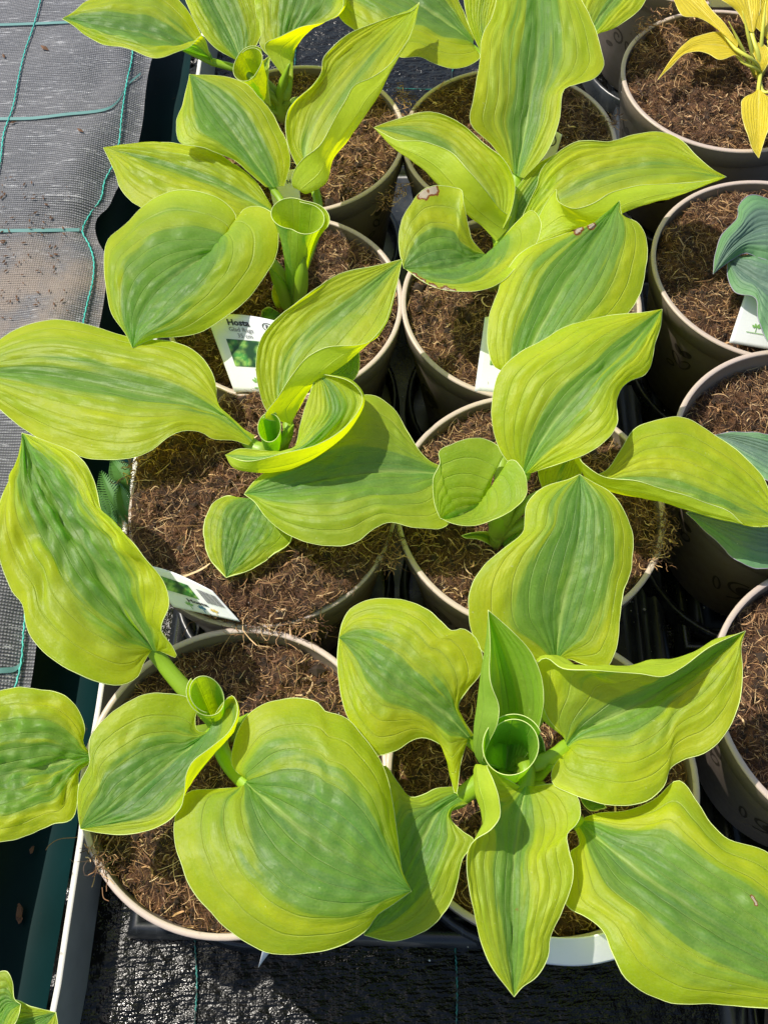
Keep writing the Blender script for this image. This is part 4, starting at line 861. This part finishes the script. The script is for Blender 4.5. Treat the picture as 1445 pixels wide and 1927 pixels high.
leaf(p, [(1540,850),(1500,825),(1445,818),(1400,812),(1345,818)], [(1540,900),(1480,868),(1410,840),(1345,818)], [(1540,980),(1480,930),(1420,890),(1370,850),(1345,818)], [2.6,3.2,2.6], pet=.3, bul=.4, **kb)
leaf(p, [(1540,1000),(1470,960),(1400,945),(1340,950),(1290,965)], [(1540,1040),(1470,1010),(1390,990),(1290,965)], [(1540,1075),(1480,1070),(1410,1066),(1376,1050),(1360,1030),(1330,1002),(1290,965)], [2.0,2.6,2.0], pet=.3, bul=.4, **kb)
# ---- leaf of a neighbour at the lower left corner
p = Plant((-60, 1990), 'hosta_plant', 'hosta leaf poking into the lower left corner over the green gutter', z=-3, group=None)
leaf(p, [(-40,1960),(-30,1900),(-20,1850),(0,1829),(14,1828),(24,1845),(28,1880),(40,1890)], [(-20,1970),(-5,1920),(15,1890),(40,1890)], [(0,1980),(20,1940),(35,1915),(40,1890)], [4.0,5.0,5.0], w=.5, tint=.3, pet=.4, bul=.3)
leaf(p, [(-40,1960),(-10,1900),(28,1882),(60,1894),(106,1905)], [(-20,1990),(40,1940),(106,1905)], [(0,2010),(70,1960),(108,1935),(106,1905)], [3.0,4.0,4.0], w=.5, tint=.1, pet=.4, bul=.3)
# ---- fern in the gutter
f = empty('small_fern', W(205, 985, -13), 'small dark fern growing in the shaded gutter below the long flat leaf', 'fern')
def frond(P, z, wd):
    C = spline([W(x, y, q) for (x, y), q in zip(P, z)], 26); T = np.gradient(C, axis=0); T /= np.linalg.norm(T, axis=1)[:, None]; B = np.cross(T, [0, 0, 1])
    parts = [tube(C, np.linspace(.05, .01, 26), 5)]
    for i in range(2, 26):
        w_ = wd*math.sin(math.pi*(i/25)**.75*.97+.03)+.05
        for s in (-1, 1):
            a = C[i]; q = a+(B[i]*s+T[i]*.35)*w_; e = T[i]*.13
            pts = [a-e, a+e]; 
            for k in range(1, 6):
                c = a+(q-a)*k/6; pts += [c+e*(1.25 if k % 2 else .8)*(1-k/7)+[0, 0, .05*k], c-e*(1.25 if k % 2 else .8)*(1-k/7)+[0, 0, .05*k]]
            fs = [(0, 1, 2, 3)]+[(2*k+1, 2*k, 2*k+2, 2*k+3) for k in range(1, 5)]
            parts.append((np.array(pts), fs+[(11, 10, 12)])); parts[-1] = (np.vstack([pts, q]), fs+[(11, 10, 12)])
    v, fc = join(parts); obj('frond', v, fc, M['fern'], f, C[0], smooth=False)
frond([(235,1010),(222,960),(205,920),(192,890)], [-12,-10.5,-9.8,-9.8], 1.3)
frond([(245,940),(238,910),(225,885),(212,868)], [-11,-9.5,-9,-9], 1.2)
frond([(215,1020),(205,980),(192,950),(186,925)], [-12,-10.8,-10.2,-10], 1.1)
frond([(250,1000),(240,970),(232,940),(226,915)], [-11.5,-10,-9.2,-9], 1.1)
# ---------------------------------------------------------------- plant labels
def text_mesh(s, bold=0.):
    cu = bpy.data.curves.new('t', 'FONT'); cu.body = s; cu.size = 1; cu.offset = bold; cu.resolution_u = 2
    ob = bpy.data.objects.new('t', cu); COL.objects.link(ob); dg = bpy.context.evaluated_depsgraph_get(); dg.update()
    me = bpy.data.meshes.new_from_object(ob.evaluated_get(dg)); V = np.array([v.co[:] for v in me.vertices]); F = [list(p.vertices) for p in me.polygons]
    bpy.data.objects.remove(ob); bpy.data.meshes.remove(me); return V, F
def label(corners, zs, text, items, arc=.06, bend=0.):
    """corners TL, TR, BR, BL in the photo with heights; content laid out in the label's own 0..1 square"""
    Q = [W(x, y, z) for (x, y), z in zip(corners, zs)]; TL, TR, BR, BL = Q
    nrm = np.cross(TR-TL, BL-TL); nrm /= np.linalg.norm(nrm); nrm = nrm if nrm@(np.array([0, 0, H+ZR])-TL) > 0 else -nrm
    def mp(V, lift):
        V = np.asarray(V, float); a, b = V[:, 0:1], V[:, 1:2]        # a right, b down
        P = (1-b)*((1-a)*TL+a*TR)+b*((1-a)*BL+a*BR)
        top = (1-b)**6*np.sin(np.pi*a)*arc*np.linalg.norm(TL-BL)
        P = P+top*((TL-BL)/np.linalg.norm(TL-BL))
        return P+nrm*(lift+bend*np.sin(np.pi*a))
    n, m = 16, 14; g_ = np.array([(a, b) for b in np.linspace(0, 1, n) for a in np.linspace(0, 1, m)])
    top, bot = mp(g_, 0), mp(g_, -.04); F = grid_faces(n, m); k = n*m
    ring = [i for i in range(m)]+[(j+1)*m-1 for j in range(1, n)]+[(n-1)*m+i for i in range(m-2, -1, -1)]+[j*m for j in range(n-2, 0, -1)]
    side = [(ring[i], ring[(i+1) % len(ring)], ring[(i+1) % len(ring)]+k, ring[i]+k) for i in range(len(ring))]
    t = empty('plant_label', BL, text, 'plant label')
    obj('label_card', np.vstack([top, bot]), F.tolist()+(F[:, ::-1]+k).tolist()+side, M['tag'], t, BL)
    for it in items:
        kind, x, y, sx, sy = it[:5]
        if kind == 'text':
            V, Fc = text_mesh(it[5], it[6]); V = np.stack([x+V[:, 0]*sx, y-V[:, 1]*sy], 1); obj('printed_text', mp(V, .05), Fc, M[it[7]], t, BL, smooth=False)
        elif kind == 'ring':
            a = np.linspace(0, 6.283, 25); V = np.stack([np.stack([x+sx*np.cos(a)*q, y+sy*np.sin(a)*q], 1) for q in (1, .84)], 1).reshape(-1, 2); obj('printed_ring', mp(V, .05), grid_faces(25, 2), M['ink'], t, BL, smooth=False)
        elif kind == 'pic':
            g2_ = np.array([(x+sx*a, y+sy*b) for b in np.linspace(0, 1, 6) for a in np.linspace(0, 1, 6)]); obj('printed_picture', mp(g2_, .05), grid_faces(6, 6), M['photo'], t, BL, smooth=False)
        elif kind == 'code':
            P = []; xx = 0; r_ = np.random.default_rng(4)
            while xx < 1:
                wdt = r_.choice([.02, .035, .05]); P.append((np.array([(x+sx*xx, y), (x+sx*min(1, xx+wdt), y), (x+sx*min(1, xx+wdt), y+sy), (x+sx*xx, y+sy)]), [(0, 1, 2, 3)])); xx += wdt+r_.choice([.02, .03])
            V, Fc = join(P); obj('printed_barcode', mp(V, .05), Fc, M['ink2'], t, BL, smooth=False)
        elif kind == 'sprig':
            P = []
            stem = np.array([(0, .5), (.02, .1), (0, -.3)]); P.append((np.array([(x+sx*q[0]+d, y+sy*q[1]) for q in stem for d in (-.006, .006)]), [(0, 1, 3, 2), (2, 3, 5, 4)]))
            for a_ in (-2.5, -1.9, -1.2, -.6):
                c = np.array([x+sx*.45*math.cos(a_), y+sy*(.45*math.sin(a_)+.05)]); e = ell(0, 0, .26, .13, a_, 9)[:-1]; P.append((np.array([(c[0]+sx*q[0], c[1]+sy*q[1]) for q in e]), [tuple(range(8))]))
            V, Fc = join(P); obj('printed_sprig', mp(V, .05), Fc, M[it[5]], t, BL, smooth=False)
        elif kind == 'base':
            V = np.array([(x, y), (x+sx, y), (x, y+.012), (x+sx, y+.012)]); obj('printed_line', mp(V, .05), [(0, 1, 3, 2)], M['inkg'], t, BL, smooth=False)
    return t
full = [('text', .255, .125, .125, .098, 'Hosta', .03, 'ink'), ('ring', .80, .105, .072, .05), ('text', .772, .13, .075, .068, 'E', .025, 'ink'), ('text', .25, .20, .084, .074, 'Glad Rags', 0, 'ink2'), ('text', .345, .275, .086, .074, '35 cm', 0, 'ink2'),
        ('pic', .165, .305, .50, .35), ('text', .45, .735, .115, .075, 'Hosta', .03, 'ink'), ('sprig', .44, .87, .14, .12, 'inkg'), ('sprig', .62, .87, .14, .12, 'inkb'), ('sprig', .80, .87, .14, .12, 'inky'), ('base', .36, .93, .56, 0)]
label([(388,592),(530,606),(556,741),(441,737)], [3.0,3.0,.2,.2], 'white plant label fully readable down to 35 cm, left of the flame folded leaf', full, arc=.045)
label([(912,597),(1030,588),(1010,745),(893,736)], [2.8,2.8,.1,.1], 'white plant label half covered by two leaves, in front of the scorched leaf', [('pic', .18, .34, .56, .30), ('text', .42, .745, .17, .065, 'Hosta', .035, 'ink'), ('sprig', .42, .90, .15, .11, 'inkg'), ('sprig', .60, .90, .15, .11, 'inkb')], arc=.03)
label([(296,1075),(330,1084),(447,1160),(322,1122)], [1.0,1.6,.5,.0], 'white plant label lying tilted on the rim right of the puckered leaf', [], arc=0) if False else None
label([(268,1062),(400,1112),(452,1170),(326,1142)], [2.0,2.2,1.0,1.0], 'white plant label lying tilted against the rim right of the puckered leaf', [('pic', .10, .18, .50, .36), ('code', .70, .20, .26, .38), ('text', .36, .72, .125, .13, 'Hosta', .035, 'ink'), ('sprig', .34, .84, .10, .18, 'inkg'), ('sprig', .52, .86, .10, .18, 'inkb'), ('sprig', .70, .86, .10, .18, 'inky')], arc=.12)
label([(502,330),(560,318),(568,400),(516,392)], [2.2,2.2,-.3,-.3], 'white plant label showing below the leaf with the thin pinkish edge', [('text', .60, .30, .2, .12, 'H', .03, 'ink')], arc=.03)
label([(1012,236),(1057,254),(1040,310),(985,290)], [4.6,4.6,1.5,1.5], 'white plant label with a circled E beside the tall upright leaf', [('ring', .62, .28, .26, .20), ('text', .50, .38, .32, .27, 'E', .03, 'ink')], arc=.03)
label([(990,300),(1040,318),(1030,350),(985,335)], [3.4,3.4,2.5,2.5], 'white sliver of a plant label below the circled E', [('text', .2, .6, .2, .3, '35 cm', 0, 'ink2')], arc=.0)
label([(924,1051),(985,1046),(985,1090),(926,1085)], [2.4,2.4,.6,.6], 'white corner of a plant label behind the broad upright leaf', [], arc=.0)
label([(1404,545),(1490,560),(1470,662),(1371,645)], [2.0,2.0,-.6,-.6], 'greyish plant label behind the blue green leaf at the right edge', [('sprig', .42, .66, .16, .14, 'inkg'), ('base', .25, .74, .4, 0), ('sprig', .66, .66, .16, .14, 'inkb')], arc=.0)
label([(1328,-20),(1420,-20),(1410,14),(1335,14)], [3.0,3.0,1.4,1.4], 'white plant label behind the yellow hosta at the top edge', [], arc=.0)
label([(1020,1762),(1160,1748),(1165,1804),(1018,1813)], [1.7,1.9,.6,.4], 'pale curved plant label hanging over the front rim of the bottom centre pot', [], arc=.0, bend=.35)
label([(499,1770),(530,1772),(504,1797),(486,1822)], [3.0,3.0,1.6,1.2], 'tiny white label corner below the broad heart shaped leaf', [], arc=0)
# long straw on the yellow hosta's soil and loose root hairs
for P, z, r, mt, lb in (([(1212,45),(1240,50),(1262,56)], .9, .06, 'fibre', 'pale straw lying across the rear rim of the yellow hosta pot'),
                       ([(146,1562+14),(110,1580),(92,1592),(87,1600)], .2, .025, 'fibre', 'thin root hair reaching left over the gutter from the lower left pot'),
                       ([(193,1670),(196,1690),(206,1696)], -1.0, .03, 'fibre', 'thin looped root hair outside the lower left pot wall')):
    v, fc = tube(spline([W(x, y, z) for x, y in P], 14), r, 5); tag(obj('straw', v, fc, M[mt]), lb, 'straw')
